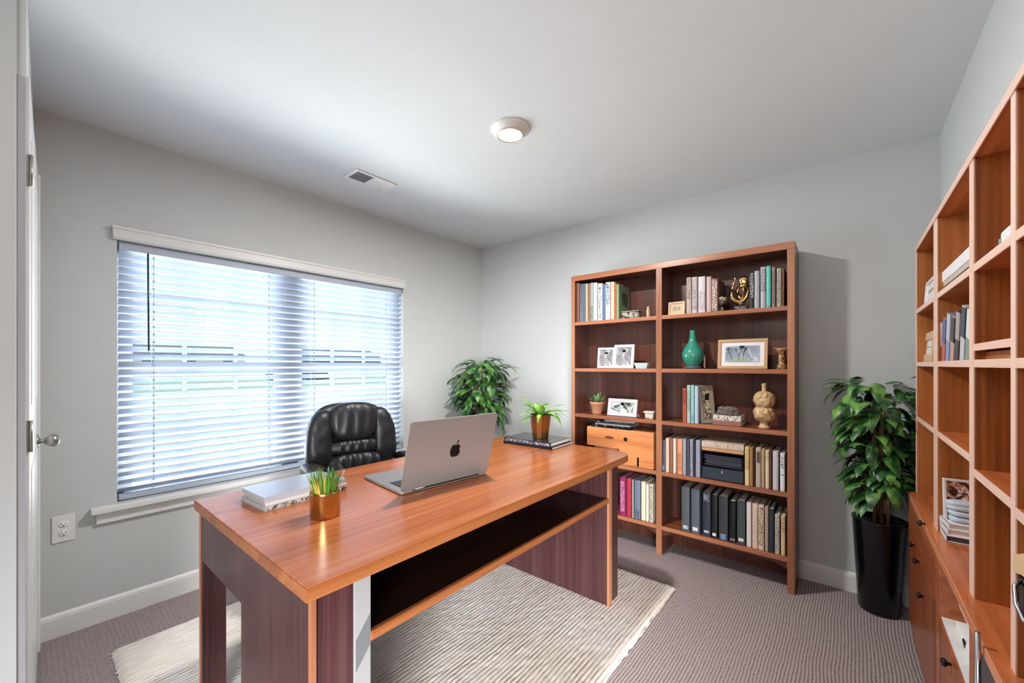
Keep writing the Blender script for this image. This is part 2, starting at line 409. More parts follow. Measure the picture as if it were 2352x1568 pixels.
b = MB(); b.tube([(xx, -0.036, -0.04), (xx + .001, -0.036, zat(850, WX1, YW) - WZ1)], 0.003, 6); b.lathe([(0, 0), (.007, .005), (.006, .04), (0, .05)], c=(xx, -.036, zat(856, WX1, YW) - WZ1), n=10)
b.build('lift_cord', M_WHITE, bl)

# ceiling light and vent, wall outlet
cl = empty('ceiling_light', (1.541, 1.287, H), 0, 'round white downlight glowing on the ceiling', 'ceiling light')
b = MB(); b.lathe([(0.094, -0.0005), (0.096, -0.004), (0.093, -0.009), (0.075, -0.022), (0.066, -0.03), (0.0635, -0.03)], n=48, cap=False); b.build('trim_ring', M_TRIM, cl)
b = MB(); b.lathe([(0.0640, -0.0305), (0.0650, -0.033), (0.0625, -0.034), (0.061, -0.031)], n=48, cap=False); b.build('inner_ring', mat('brass_ring', (190, 140, 90), .3, metal=.6), cl)
b = MB(); b.lathe([(0.0, -0.030), (0.0, -0.036), (0.04, -0.0355), (0.0618, -0.031)][::-1], n=48, cap=False); b.build('diffuser', mat('lamp_diffuser', (255, 244, 228), .5, emit=(255, 246, 232), estr=2.2), cl)
vt = empty('ceiling_vent', (1.41, 2.325, H), 0, 'white ceiling register with a dark square grille', 'vent')
b = MB(); b.box(-.145, .145, -.078, -.058, -.006, -.0005, .002); b.box(-.145, .145, .058, .078, -.006, -.0005, .002); b.box(-.145, -.122, -.058, .058, -.006, -.0005, .002); b.box(.122, .145, -.058, .058, -.006, -.0005, .002); b.box(-.014, .122, -.058, .058, -.0045, -.0005, .001)
b.build('vent_frame', M_TRIM, vt)
b = MB(); b.box(-.122, -.014, -.058, .058, -.0022, -.0004); b.build('vent_opening', mat('vent_dark', (66, 76, 84), .6), vt)
b = MB()
for k in range(9): b.box(-.122 + .108 * (k + .3) / 9, -.122 + .108 * (k + .65) / 9, -.058, .058, -.005, -.0022)
for k in range(9): b.box(-.122, -.014, -.058 + .116 * (k + .4) / 9, -.058 + .116 * (k + .55) / 9, -.004, -.0022)
b.build('vent_grille', mat('vent_grille_grey', (140, 148, 152), .4), vt)
b = MB(); b.tube([(.085, .066, -.006), (.105, .07, -.012), (.118, .062, -.012)], .002, 6); b.build('vent_lever', M_TRIM, vt)
ol = empty('wall_outlet', (0.124, YW, 0.50), 0, 'white double power outlet left of the window sill', 'outlet')
b = MB(); b.box(-.037, .037, -.006, 0, -.062, .062, .003); b.build('cover_plate', M_TRIM, ol)
for zz in (.021, -.021):
    b = MB(); b.lathe([(0, 0), (.0165, 0), (.0165, .0022), (.0155, .003), (0, .003)], c=(0, -.006, zz), n=24, mtx=Matrix.Rotation(PI / 2, 4, 'X'), sy=.85); s = b.build('socket', M_WHITE, ol)
    b = MB(); b.box(-.0075, -.0055, -.0095, -.0088, zz - .001, zz + .008); b.box(.0055, .0075, -.0095, -.0088, zz - .001, zz + .007); b.lathe([(0, 0), (.0028, 0), (.0028, .0007), (0, .0007)], c=(0, -.0088, zz - .007), n=10, mtx=Matrix.Rotation(PI / 2, 4, 'X')); b.build('slots', M_BLACKG, s)

# ------------------------------------------------------------------ outside the window
M_GRASS = mat('lawn', (150, 160, 142), .95)
b = MB(); b.box(-60, 90, YO + .02, 140, -0.36, -0.30); struct(b.build('ground_outside', mat('pale_concrete', (214, 204, 196), .9)), 'pale paved ground outside the window', 'ground')
b = MB(); b.box(-60, 120, 30, 62, -0.299, -0.28); struct(b.build('lawn_outside', M_GRASS), 'strip of lawn outside the window', 'lawn')
def house(x, y, wd, dp, hh, col, roofc, label):
    e = empty('house', (x, y, -0.3), 0, label, 'house', 'houses across the street')
    b = MB(); b.box(-wd / 2, wd / 2, 0, dp, 0, hh); b.build('wall', mat('siding_' + label[:9], col, .8), e)
    b = MB(); r = .5; k = .32 * dp
    vs = [(-wd / 2 - r, -r, hh), (wd / 2 + r, -r, hh), (wd / 2 + r, dp + r, hh), (-wd / 2 - r, dp + r, hh), (-wd / 2 + k * .6, dp / 2, hh + k), (wd / 2 - k * .6, dp / 2, hh + k)]
    b.add(vs, [[0, 1, 5, 4], [1, 2, 5], [2, 3, 4, 5], [3, 0, 4], [3, 2, 1, 0]]); b.build('roof', mat('roof_' + label[:9], roofc, .9), e)
    for i in range(3):
        xx = -wd / 2 + wd * (i + .5) / 3; b = MB(); b.box(xx - .7, xx + .7, -.06, 0, 1.0, 2.3); b.build('window', mat('dark_pane', (52, 66, 82), .15), e)
house(18, 85, 16, 9, 2.9, (196, 180, 164), (104, 100, 104), 'tan house with grey roof seen through the left half of the blind')
house(46, 88, 20, 9, 3.0, (66, 74, 92), (92, 98, 108), 'dark blue house with slate roof seen through the middle of the blind')
house(80, 90, 20, 9, 2.9, (150, 160, 164), (84, 88, 96), 'grey house seen through the right half of the blind')
def car(x, y, rz, col, label):
    e = empty('car', (x, y, -0.3), rz, label, 'car', 'parked cars outside')
    b = MB(); pts = [(-2.2, .35), (-2.2, .85), (-1.9, .98), (-1.3, 1.0), (-.75, 1.42), (.75, 1.45), (1.45, 1.0), (2.1, .9), (2.25, .6), (2.2, .32)]
    mt = Matrix.Rotation(PI / 2, 4, 'X'); b.prism(pts, -.88, .88, mtx=mt); b.build('body', mat('paint_' + label[:8], col, .25), e)
    b = MB(); b.prism([(-1.2, 1.02), (-.72, 1.38), (.7, 1.41), (1.3, 1.02)], -.89, .89, mtx=mt); b.build('glazing', M_BLACKG, e)
    for xx in (-1.35, 1.4):
        for yy in (-.8, .8):
            b = MB(); b.lathe([(0, -.1), (.33, -.1), (.33, .1), (0, .1)], c=(xx, yy, .33), n=20, mtx=mt); b.build('wheel', mat('tyre', (24, 24, 26), .8), e)
car(15, 36, .05, (36, 46, 66), 'dark blue car parked outside behind the blind')
car(31.0, 38, -.05, (70, 74, 80), 'grey car parked outside behind the blind')
# ------------------------------------------------------------------ rug
def rug():
    x0, x1, y0, y1 = 0.256, 2.35, 0.742, 2.49
    nx, ny = 170, 560; sp_ = 0.0185
    vs = []; gr = []
    for j in range(ny + 1):
        v = j / ny
        for i in range(nx + 1):
            u = i / nx
            wob = noise.noise(Vector((u * 2.0, v * 2.0, 3.1))) * 0.03
            x = x0 + (x1 - x0) * u; y = y0 + (y1 - y0) * v
            ph = (y + wob + noise.noise(Vector((x * 3, y * 1.2, 0))) * .012) / sp_
            ridge = abs(math.sin(PI * ph)); r2 = ridge ** 0.25
            k = math.floor(ph)
            hgt = 0.0165 + 0.0035 * r2 + 0.0022 * noise.noise(Vector((x * 45, k * 1.7, 1)))
            brk = noise.noise(Vector((x * 9, k * 3.3, 7)))
            # scalloped edges
            e = min(x - x0, x1 - x) ; ey = min(y - y0, y1 - y)
            edge = min(1, (min(e, ey) + 0.0001) / 0.016)
            hgt *= math.sqrt(max(0, 1 - (1 - edge) ** 2))
            if u == 0 or u == 1: x += (-1 if u == 0 else 1) * (0.010 * r2 + 0.006 * noise.noise(Vector((k * .9, 0, u))))
            if v == 0 or v == 1: y += (-1 if v == 0 else 1) * (0.008 * noise.noise(Vector((x * 30, 0, v))))
            vs.append((x, y, 0.001 + max(hgt, 0)))
            g = max(0, 1 - ridge / 0.34) * (1.0 if brk > -0.08 else 0.25)
            gr.append(min(1, g))
    n1 = nx + 1
    fs = [[j * n1 + i, j * n1 + i + 1, (j + 1) * n1 + i + 1, (j + 1) * n1 + i] for j in range(ny) for i in range(nx)]
    b = MB(); b.add(vs, fs, True)
    m = mat('cream_wool', (218, 208, 196), .95, spec=.1)
    bs = m.node_tree.nodes['Principled BSDF']
    at_ = nd(m, 'ShaderNodeAttribute'); at_.attribute_name = 'twine'
    n = nd(m, 'ShaderNodeTexNoise'); n.inputs['Scale'].default_value = 1.6; n.inputs['Detail'].default_value = 3; lk(m, scaled_coord(m, (1, 1, 1)), n.inputs['Vector'])
    base = ramp(m, n.outputs['Fac'], [(.4, lin((234, 226, 219))), (.65, lin((220, 209, 194)))])
    mx = nd(m, 'ShaderNodeMix'); mx.data_type = 'RGBA'; lk(m, at_.outputs['Fac'], mx.inputs['Factor']); lk(m, base, mx.inputs['A']); mx.inputs['B'].default_value = lin((128, 106, 88))
    for l in list(bs.inputs['Base Color'].links): m.node_tree.links.remove(l)
    lk(m, mx.outputs['Result'], bs.inputs['Base Color'])
    n3 = nd(m, 'ShaderNodeTexNoise'); n3.inputs['Scale'].default_value = 260; n3.inputs['Detail'].default_value = 2; lk(m, scaled_coord(m, (1, 1, 1)), n3.inputs['Vector']); bump(m, n3.outputs['Fac'], .5, .003)
    o = b.build('area_rug', m)
    a = o.data.attributes.new('twine', 'FLOAT', 'POINT'); a.data.foreach_set('value', gr)
    tag(o, 'cream ridged wool rug lying under the desk', 'rug')
rug()

# ------------------------------------------------------------------ desk
DZ = 0.77; DX0, DX1, DY0, DY1 = 0.405, 2.215, 0.932, 1.862
RG = 0.022
desk = empty('executive_desk', ((DX0 + DX1) / 2, (DY0 + DY1) / 2, 0), 0, 'long cherry-topped desk with dark ends standing on the cream rug', 'desk')
ox, oy = desk.location.x, desk.location.y
def dbox(name, m, x0, x1, y0, y1, z0, z1, bev=.002, par=None):
    b = MB(); b.box(x0 - ox, x1 - ox, y0 - oy, y1 - oy, z0, z1, bev); return b.build(name, m, par or desk)
def slab(x0, x1, y0, y1, r):
    pts = [(x0, y0)]
    for k in range(9):
        a = -PI / 2 + PI / 2 * k / 8; pts.append((x1 - r + r * math.cos(a), y0 + r + r * math.sin(a)))
    pts += [(x1, y1), (x0, y1)]
    return [(x - ox, y - oy) for x, y in pts]
b = MB(); b.prism(slab(DX0 + .002, DX1 - .002, DY0 + .002, DY1 - .002, .10), DZ - .004, DZ); top = b.build('desk_top', M_TOP, desk)
b = MB(); b.prism(slab(DX0, DX1, DY0, DY1, .10), DZ - .034, DZ - .003); b.build('top_edge', M_EDGE, desk)
xe = DX0 + .015
dbox('apron', M_DARK, xe + .001, xe + .03, 1.4085, DY1 - .025, .55, DZ - .034)
dbox('pedestal', M_DARK, xe, .528, .952, 1.408, RG, DZ - .034)
dbox('leg_panel', M_DARK, xe, .495, 1.82, 1.85, RG, DZ - .034)
dbox('edge_strip', M_EDGEZ, xe - .002, xe + .008, 1.838, 1.853, RG, DZ - .034, .001)
dbox('edge_strip', M_EDGEZ, xe - .002, xe + .013, .944, .953, RG, DZ - .034, .001)
s = dbox('brushed_side_panel', mat('brushed_white_metal', (150, 150, 150), .35, metal=.2), .5285, .574, .948, .98, RG, DZ - .034)
s['label'] = 'pale brushed metal strip beside the near pedestal'
b = MB(); yy = .9475 - oy
for z0_, z1_, m_ in ((.50, .58, mat('strip_grey', (120, 122, 126), .3, metal=.4)),):
    b.add([(.532 - ox, yy, z0_), (.570 - ox, yy, z0_ + .05), (.570 - ox, yy, z1_ + .05), (.532 - ox, yy, z1_), (.532 - ox, yy - .001, z0_), (.570 - ox, yy - .001, z0_ + .05), (.570 - ox, yy - .001, z1_ + .05), (.532 - ox, yy - .001, z1_)],
          [[0, 1, 2, 3], [7, 6, 5, 4], [0, 4, 5, 1], [1, 5, 6, 2], [2, 6, 7, 3], [3, 7, 4, 0]])
b.build('slanted_pull', m_, s)
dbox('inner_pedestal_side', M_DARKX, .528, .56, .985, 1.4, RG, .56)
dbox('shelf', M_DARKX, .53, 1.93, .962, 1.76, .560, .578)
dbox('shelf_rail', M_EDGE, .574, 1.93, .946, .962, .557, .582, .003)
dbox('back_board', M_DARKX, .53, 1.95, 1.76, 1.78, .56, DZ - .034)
dbox('end_panel', M_DARK, 1.93, 2.055, .956, 1.69, RG, DZ - .034)
dbox('edge_strip', M_EDGEZ, 1.928, 1.966, .946, .957, RG, DZ - .034, .002)

# ------------------------------------------------------------------ chair
def chair():
    e = empty('office_chair', (1.27, 2.27, 0), math.radians(-12), 'black leather executive chair between the desk and the window', 'chair')
    def wr(amp, freq, ax='x', dirn=1):
        def f(q, u):
            if u.y < .1:
                t = q.x if ax == 'x' else q.z
                k = max(0, 1 - abs(u.x) ** 3) * max(0, 1 - abs(u.z) ** 3)
                q.y -= amp * k * (math.sin(t * freq + 2 * noise.noise(Vector((q.z * 8, q.x * 5, 1)))) + .6 * noise.noise(Vector((q.x * 40, q.z * 9, 3))))
            return q
        return f
    tiltm = Matrix.Translation((0, .02, .5)) @ Matrix.Rotation(math.radians(-7), 4, 'X') @ Matrix.Translation((0, 0, -.5))
    def shellf(q, u):
        q.x *= 1 - .10 * max(0, u.z) ** 2 - .12 * max(0, -u.z); q.y += .03 * u.z * u.z - .03 * u.x * u.x * .6; return q
    b = MB(); b.pillow((0, .035, .76), (.245, .045, .265), 3.6, 16, shellf, tiltm); b.build('back_shell', M_LEATHER, e)
    for s in (-1, 1):
        def wf(q, u, s=s):
            q.x *= 1 - .15 * u.z; q.y -= .012 * math.sin(q.z * 60) * .15
            if u.z > 0: q.x -= s * .03 * u.z ** 2
            if u.y < 0: q.y -= .004 * noise.noise(Vector((q.x * 25, q.z * 25, s)))
            return q
        b = MB(); b.pillow((s * .190, -.012, .81), (.072, .060, .175), 3.0, 16, wf, tiltm); b.build('back_wing', M_LEATHER, e)
    def hf(q, u):
        q.x *= 1 - .10 * max(0, -u.z) + .0; q.z += .012 * (1 - u.x * u.x) * (1 if u.z > 0 else -1)
        q = wr(.0032, 95)(q, u); return q
    b = MB(); b.pillow((0, -.035, .905), (.142, .06, .105), 3.2, 28, hf, tiltm); b.build('headrest_cushion', M_LEATHER, e)
    b = MB(); b.pillow((0, -.028, .755), (.150, .055, .050), 2.6, 24, wr(.005, 120), tiltm); b.build('lumbar_cushion', M_LEATHER, e)
    b = MB(); b.pillow((0, -.035, .64), (.165, .062, .085), 2.8, 28, wr(.009, 105), tiltm); b.build('lower_back_cushion', M_LEATHER, e)
    b = MB(); b.pillow((0, -.22, .485), (.25, .235, .065), 3.2, 16); b.build('seat_cushion', M_LEATHER, e)
    b = MB(); b.box(-.2, .2, -.4, -.02, .395, .425, .01); b.build('seat_base', M_BLACKG, e)
    for s in (-1, 1):
        b = MB(); b.pillow((s * .268, -.15, .685), (.042, .165, .034), 3, 14, lambda q, u: Vector((q.x, q.y, q.z - .02 * u.y * u.y))); a = b.build('armrest', M_LEATHER, e)
        b = MB(); b.tube([(s * .268, -.02, .665), (s * .275, .0, .58), (s * .265, -.04, .46), (s * .24, -.12, .41), (s * .15, -.16, .405)], .014, 10)
        b.tube([(s * .268, -.28, .665), (s * .276, -.30, .60), (s * .268, -.25, .47), (s * .24, -.2, .415), (s * .15, -.18, .405)], .014, 10)
        b.build('arm_bracket', mat('dark_steel', (110, 120, 130), .2, metal=.9), a)
    b = MB(); b.lathe([(.028, .09), (.028, .25), (.02, .25), (.02, .40)], c=(0, -.2, 0), n=20); b.build('gas_column', M_BLACKG, e)
    for k in range(5):
        a = 2 * PI * k / 5 + .3; cx, cy = .29 * math.cos(a), -.2 + .29 * math.sin(a)
        b = MB(); b.tube([(0, -.2, .11), (cx * .55, -.2 + (cy + .2) * .55, .10), (cx, cy, .075)], [.026, .022, .016], 10); leg = b.build('base_leg', M_BLACKG, e)
        b = MB(); b.lathe([(0, -.02), (.026, -.02), (.028, -.012), (.028, .012), (.026, .02), (0, .02)], c=(cx, cy, .0285), n=18, mtx=Matrix.Rotation(PI / 2, 4, 'X') @ Matrix.Rotation(a, 4, 'Y')); b.lathe([(.006, .03), (.006, .08)], c=(cx, cy, 0), n=8)
        b.build('caster', M_BLACKG, leg)
    e.location.z = RG - .035 + .035
    return e
chair()

# ------------------------------------------------------------------ laptop
def laptop():
    e = empty('laptop', (.923, 1.316, DZ + .001), math.atan2(1.268 - 1.316, 1.365 - .923), 'open silver laptop standing on the cherry desk, lid towards the camera', 'laptop')
    W, D = .435, .33
    def rr(x0, x1, y0, y1, r):
        pts = []
        for cx, cy, a0 in ((x1 - r, y0 + r, -PI / 2), (x1 - r, y1 - r, 0), (x0 + r, y1 - r, PI / 2), (x0 + r, y0 + r, PI)):
            for k in range(6): a = a0 + PI / 2 * k / 5; pts.append((cx + r * math.cos(a), cy + r * math.sin(a)))
        return pts
    b = MB(); b.prism(rr(0, W, 0, D, .014), .002, .011); base = b.build('base', M_ALU, e)
    b = MB(); b.prism(rr(.012, W - .012, .012, D - .012, .01), -.0005, .002); b.build('underside', M_BLACKG, base)
    b = MB(); b.box(.03, W - .03, .03, .15, .0108, .0118, .0004); kb_ = b.build('keyboard', M_BLACKG, base)
    b = MB()
    for r in range(5):
        for k in range(14): b.box(.034 + k * .0265, .034 + k * .0265 + .0235, .034 + r * .0228, .034 + r * .0228 + .02, .0118, .0132)
    b.build('keys', mat('key_black', (40, 42, 46), .4), kb_)
    b = MB(); b.box(W / 2 - .07, W / 2 + .07, .19, .29, .0105, .0115, .0003); b.build('trackpad', mat('trackpad_grey', (150, 150, 152), .3, metal=.5), base)
    R = Matrix.Translation((0, .002, .012)) @ Matrix.Rotation(math.radians(90 + 15), 4, 'X')      # lid leans back over the hinge
    b = MB(); b.prism(rr(0, W, 0, .285, .012), -.003, .003, mtx=R); lid = b.build('lid', M_ALU, e)
    b = MB(); b.prism(rr(.008, W - .008, .008, .277, .008), -.0042, -.003, mtx=R); b.build('screen', M_BLACKG, lid)
    # black fruit emblem on the outside of the lid
    c = (W / 2 + .012, .138); s = .031
    def P(x, y): return (c[0] + x * s, c[1] + y * s)
    pts = []
    for k in range(48):
        a = PI / 2 + 2 * PI * k / 48
        x, y = math.cos(a), math.sin(a)
        r = .92 - .16 * math.exp(-((a - PI / 2) % (2 * PI) - 0) ** 2 / .05) - .16 * math.exp(-((a - PI / 2) % (2 * PI) - 2 * PI) ** 2 / .05) - .10 * math.exp(-((a - 3 * PI / 2)) ** 2 / .05) + .04 * math.sin(2 * a) ** 2
        px_, py_ = x * r * .9, y * r * (1 if y > 0 else 1.06)
        dx, dy = px_ - .98, py_ - .12
        if dx * dx + dy * dy < .34 ** 2:                       # bite
            q = math.hypot(dx, dy); px_, py_ = .98 + dx / q * .34, .12 + dy / q * .34
        pts.append(P(px_, py_))
    b = MB(); b.prism(pts, .003, .0036, mtx=R)
    leaf = [P(.02 + t, 1.02 + t * 1.0 + .18 * math.sin(PI * t / .42)) for t in [.42 * k / 8 for k in range(9)]] + [P(.02 + t, 1.02 + t * 1.0 - .18 * math.sin(PI * t / .42)) for t in [.42 * k / 8 for k in range(7, 0, -1)]]
    b.prism(leaf[::-1], .003, .0036, mtx=R)
    o = b.build('emblem', mat('emblem_black', (8, 8, 10), .6, spec=.2), lid); o['label'] = 'black bitten fruit emblem'
    b = MB(); b.tube([(.05, .004, .010), (W - .05, .004, .010)], .006, 10); b.build('hinge', M_BLACKG, e)
laptop()

# ------------------------------------------------------------------ plants and leaves
def green(key, a, b_, c):
    m = mat(key, b_, .38); bs = m.node_tree.nodes['Principled BSDF']
    n = nd(m, 'ShaderNodeTexNoise'); n.inputs['Scale'].default_value = 17; n.inputs['Detail'].default_value = 2; lk(m, scaled_coord(m, (1, 1, 1)), n.inputs['Vector'])
    o = ramp(m, n.outputs['Fac'], [(.36, lin(a)), (.5, lin(b_)), (.64, lin(c))])
    for l in list(bs.inputs['Base Color'].links): m.node_tree.links.remove(l)
    lk(m, o, bs.inputs['Base Color']); return m
G_DARK = green('leaf_green', (26, 60, 30), (54, 104, 46), (112, 160, 76))
G_FRESH = green('leaf_fresh_green', (52, 100, 34), (96, 150, 54), (150, 188, 84))
G_SUCC = green('leaf_succulent', (62, 98, 56), (96, 136, 78), (130, 166, 104))
def leaf(b, p, yaw, pitch, L, Wd, droop, rng, lim=None, n=7, twist=0):
    """one folded, drooping leaf; lim keeps it inside the room"""
    p = Vector(p); pos = p.copy(); d = Vector((math.cos(yaw) * math.cos(pitch), math.sin(yaw) * math.cos(pitch), math.sin(pitch)))
    side = Vector((-math.sin(yaw + twist), math.cos(yaw + twist), 0)); rows = []
    for i in range(n + 1):
        t = i / n; wv = Wd * (math.sin(PI * min(1, t * .93 + .05)) ** .8) * (1 - .35 * t) if 0 < i < n else 0.0008
        nrm = side.cross(d).normalized()
        rows.append((pos + side * wv + nrm * wv * .28, pos.copy(), pos - side * wv + nrm * wv * .28))
        pos = pos + d * (L / n); pitch -= droop / n
        d = Vector((math.cos(yaw) * math.cos(pitch), math.sin(yaw) * math.cos(pitch), math.sin(pitch)))
    vs = [q for r in rows for q in r]
    if lim: vs = [lim(q) for q in vs]
    fs = []
    for i in range(n):
        a = i * 3; fs += [[a, a + 1, a + 4, a + 3], [a + 1, a + 2, a + 5, a + 4]]
    b.add(vs, fs, True)
def drooping_foliage(b, base, z0, z1, rad, count, rng, L=(.12, .2), lim=None, prof=None, lw=(.022, .036)):
    for k in range(count):
        t = rng.random(); z = z0 + (z1 - z0) * t
        r = rad * (prof(t) if prof else 1) * rng.uniform(.25, .62)
        a = rng.uniform(0, 2 * PI)
        leaf(b, (base[0] + r * math.cos(a), base[1] + r * math.sin(a), z + rng.uniform(-.02, .05)), a + rng.uniform(-.5, .5), rng.uniform(-.5, .7), rng.uniform(*L), rng.uniform(*lw), rng.uniform(1.2, 2.0), rng, lim)
def tall_plant(name, x, y, label, potr, pott, potm, z0, z1, rad, count, seed, stems, lim, prof, L, lw=(.022, .036)):
    e = empty(name, (x, y, 0), 0, label, 'potted plant'); rng = random.Random(seed)
    b = MB(); b.lathe([(potr * .72, 0), (potr * .76, .01), (potr * .97, pott - .02), (potr, pott - .004), (potr, pott), (potr * .93, pott), (potr * .90, pott - .03), (0, pott - .03)], n=48); pot = b.build('planter', potm, e)
    b = MB(); b.lathe([(0, pott - .026), (potr * .89, pott - .028)][::-1], n=32, cap=False); b.add([(0, 0, pott - .025)], []); 
    for k in range(70):
        a = rng.uniform(0, 2 * PI); r = potr * .85 * math.sqrt(rng.random()); q = rng.uniform(.003, .007)
        b.pillow((r * math.cos(a), r * math.sin(a), pott - .026), (q, q, q * .7), 2, 3)
    b.build('soil', M_SOIL, pot)
    ms = mat('bark', (146, 112, 84), .8)
    for (sx, sy, tx, ty, tz, r) in stems:
        b = MB(); b.tube([(sx, sy, pott - .03), (sx * .7 + tx * .3 + .006, sy * .7 + ty * .3, pott + (tz - pott) * .3), (sx * .3 + tx * .7 - .008, sy * .3 + ty * .7 + .006, pott + (tz - pott) * .7), (tx, ty, tz)], [r, r * .92, r * .85, r * .6], 10); b.build('stem', ms, e)
    lm = (lambda q: lim(q + Vector((x, y, 0))) - Vector((x, y, 0)))
    b = MB(); drooping_foliage(b, (0, 0), z0, z1, rad, count, rng, L, lm, prof, lw); b.build('foliage', G_DARK, e)
    return e
def lim_corner(q):
    return Vector((min(q.x, XB - .012), min(q.y, YW - .012), q.z))
def lim_right(q):
    x, y = min(q.x, XB - .012), max(q.y, YR + .012)
    if x < 2.70 and y < -.215 + 0.0: y = -.213
    return Vector((x, y, q.z))
tall_plant('potted_plant', 2.66, 2.56, 'bushy plant in the far corner behind the laptop', .14, .42, mat('grey_planter', (150, 150, 152), .5), .80, 1.29, .25, 150, 4,
           [(.02, .0, .03, .02, 1.25, .014), (-.03, .02, -.05, .0, 1.1, .012), (0, -.03, .04, -.04, 1.05, .012)], lim_corner, lambda t: .85 + .25 * math.sin(PI * t), (.15, .24), (.032, .050))
tall_plant('potted_plant', 2.835, -.130, 'tall leafy money tree in a glossy black planter beside the cherry shelves', .112, .474, M_POT, .60, 1.17, .23, 230, 11,
           [(-.015, .015, -.02, .02, 1.0, .014), (.02, -.005, .03, -.02, 1.1, .012), (.0, -.03, -.02, -.05, .8, .009)], lim_right, lambda t: .62 + .5 * t, (.10, .18))

# gold desk planter with its plant, on two black folders
fx, fy = at(1268, 1034, DZ)
def flat_book(name, x, y, z, w_, d_, t, rz, cover, label, cat, pages=M_PAPER, spine_m=None, group=None, gap=.004):
    """book lying flat: near-left corner at x, y; spine along its local +y side at x=0"""
    o = MB(); o.box(0, w_, 0, d_, t - .003, t, .0008); o.box(0, w_, 0, d_, 0, .003, .0008); o.box(0, .004, 0, d_, 0, t, .001, m=None)
    if spine_m: pass
    ob = o.build(name, cover, None, (x, y, z), (0, 0, rz)); tag(ob, label, cat, group)
    p = MB(); p.box(.004, w_ - gap, gap, d_ - gap, .003, t - .003); p.build('pages', pages, ob)
    if spine_m:
        p = MB(); p.box(-.0006, 0, .01, d_ - .01, .003, t - .003); p.build('spine_lettering', spine_m, ob)
    return ob
M_NAVYMAT = mat('black_cover', (26, 27, 34), .2)
flat_book('folder', fx, fy - .0, DZ, .262, .365, .016, .04, M_NAVYMAT, 'thin black folder directly on the desk under the gold planter', 'folder', group=None)
flat_book('binder', fx + .004, fy + .012, DZ + .016, .235, .345, .024, .055, mat('black_cover2', (34, 35, 42), .22), 'thick black book under the gold planter, on top of the folder', 'book', spine_m=scribble('spine_glyphs', (40, 44, 56), (176, 182, 196), 120, .52))
px_, py_ = fx + .115, fy + .165
gp = empty('desk_planter', (px_, py_, DZ + .0405), .2, 'small gold pot with bright green plant on the black books', 'potted plant')
b = MB(); b.lathe([(.048, 0), (.05, .003), (.066, .135), (.067, .148), (.063, .148), (.061, .13), (0, .13)], n=12, smooth=False); b.build('pot', mat('hammered_gold', (150, 108, 62), .25, metal=.9), gp)
b = MB(); b.lathe([(0, .132), (.061, .131)][::-1], n=12, cap=False); b.build('soil', M_SOIL, gp)
rng = random.Random(5); b = MB()
for k in range(30):
    a = k * 2.4 + rng.uniform(-.3, .3); leaf(b, (.015 * math.cos(a), .015 * math.sin(a), .135), a, rng.uniform(.35, 1.35), rng.uniform(.11, .20), rng.uniform(.013, .022), rng.uniform(.8, 1.9), rng)
leaf(b, (.05, -.03, .14), -.9, .2, .15, .018, 2.4, rng)
b.build('foliage', G_FRESH, gp)

# stack of notebooks at the left
nx_, ny_ = at(608, 1176, DZ)
stk_c = [((152, 150, 152), 'pale grey notebook at the bottom of the stack beside the gold cup', 'scrib'),
         ((196, 190, 186), 'cream notebook in the middle of the stack beside the gold cup', None),
         ((186, 190, 200), 'silver covered notebook on top of the stack beside the gold cup', None)]
zz = DZ
for i, (c_, lb, sc) in enumerate(stk_c):
    t = (.017, .011, .018)[i]
    o = MB(); w_, d_ = .30, .20
    o.box(0, w_, 0, d_, t - .002, t, .0007); o.box(0, w_, 0, d_, 0, .002, .0007); o.box(0, w_, 0, .003, 0, t, .001)
    ob = o.build('notebook', mat('notebook_%d' % i, c_, .12 if i == 2 else .3, metal=.35 if i == 2 else 0), None, (nx_ + (.0, .004, .002)[i], ny_ + (.0, .004, .008)[i], zz), (0, 0, (.06, .03, .05)[i])); tag(ob, lb, 'notebook', 'stacked notebooks')
    p = MB(); p.box(.003, w_ - .003, .003, d_ - .003, .002, t - .002); p.build('pages', mat('notebook_pages', (150, 146, 146), .7), ob)
    if sc: p = MB(); p.box(.01, w_ - .01, -.0006, 0, .002, t - .002); p.build('spine_lettering', scribble('marbled_spine', (176, 170, 166), (70, 62, 60), 130, .5), ob)
    zz += t

# gold cup with green reeds
cxy = at(747, 1184, DZ)
cup = empty('pencil_cup', (cxy[0], cxy[1], DZ), 0, 'gold cylinder cup holding short green reeds near the desk front', 'cup')
b = MB(); b.lathe([(.044, 0), (.046, .003), (.048, .078), (.0495, .084), (.0465, .084), (.0455, .07), (0, .07)], n=48); b.build('cup_body', mat('antique_gold', (196, 160, 104), .2, metal=1), cup)
b = MB(); b.lathe([(0, .072), (.0452, .071)][::-1], n=24, cap=False); b.build('filling', mat('dark_filling', (28, 26, 22), .9), cup)
rng = random.Random(8)
b = MB()
for k in range(80):
    a = rng.uniform(0, 2 * PI); r = .036 * math.sqrt(rng.random()); ln = rng.uniform(.055, .088)
    leaf(b, (r * math.cos(a), r * math.sin(a), .07), a, PI / 2 - rng.uniform(.05, .32), ln, rng.uniform(.0024, .0042), rng.uniform(-.1, .3), rng, n=4)
b.build('green_reeds', mat('reed_green', (58, 138, 40), .4), cup)
b = MB()
for k in range(22):
    a = rng.uniform(1.6, 4.2); r = .040 * math.sqrt(rng.random()); ln = rng.uniform(.04, .085)
    leaf(b, (r * math.cos(a), r * math.sin(a), .07), a, PI / 2 - rng.uniform(.1, .35), ln, rng.uniform(.002, .0036), rng.uniform(0, .3), rng, n=4)
b.build('dry_reeds', mat('reed_tan', (186, 168, 62), .5), cup)
b = MB(); pts = []
n = 28
for k in range(n + 1):
    a = 2 * PI * k / n; pts.append(a)
vs = []
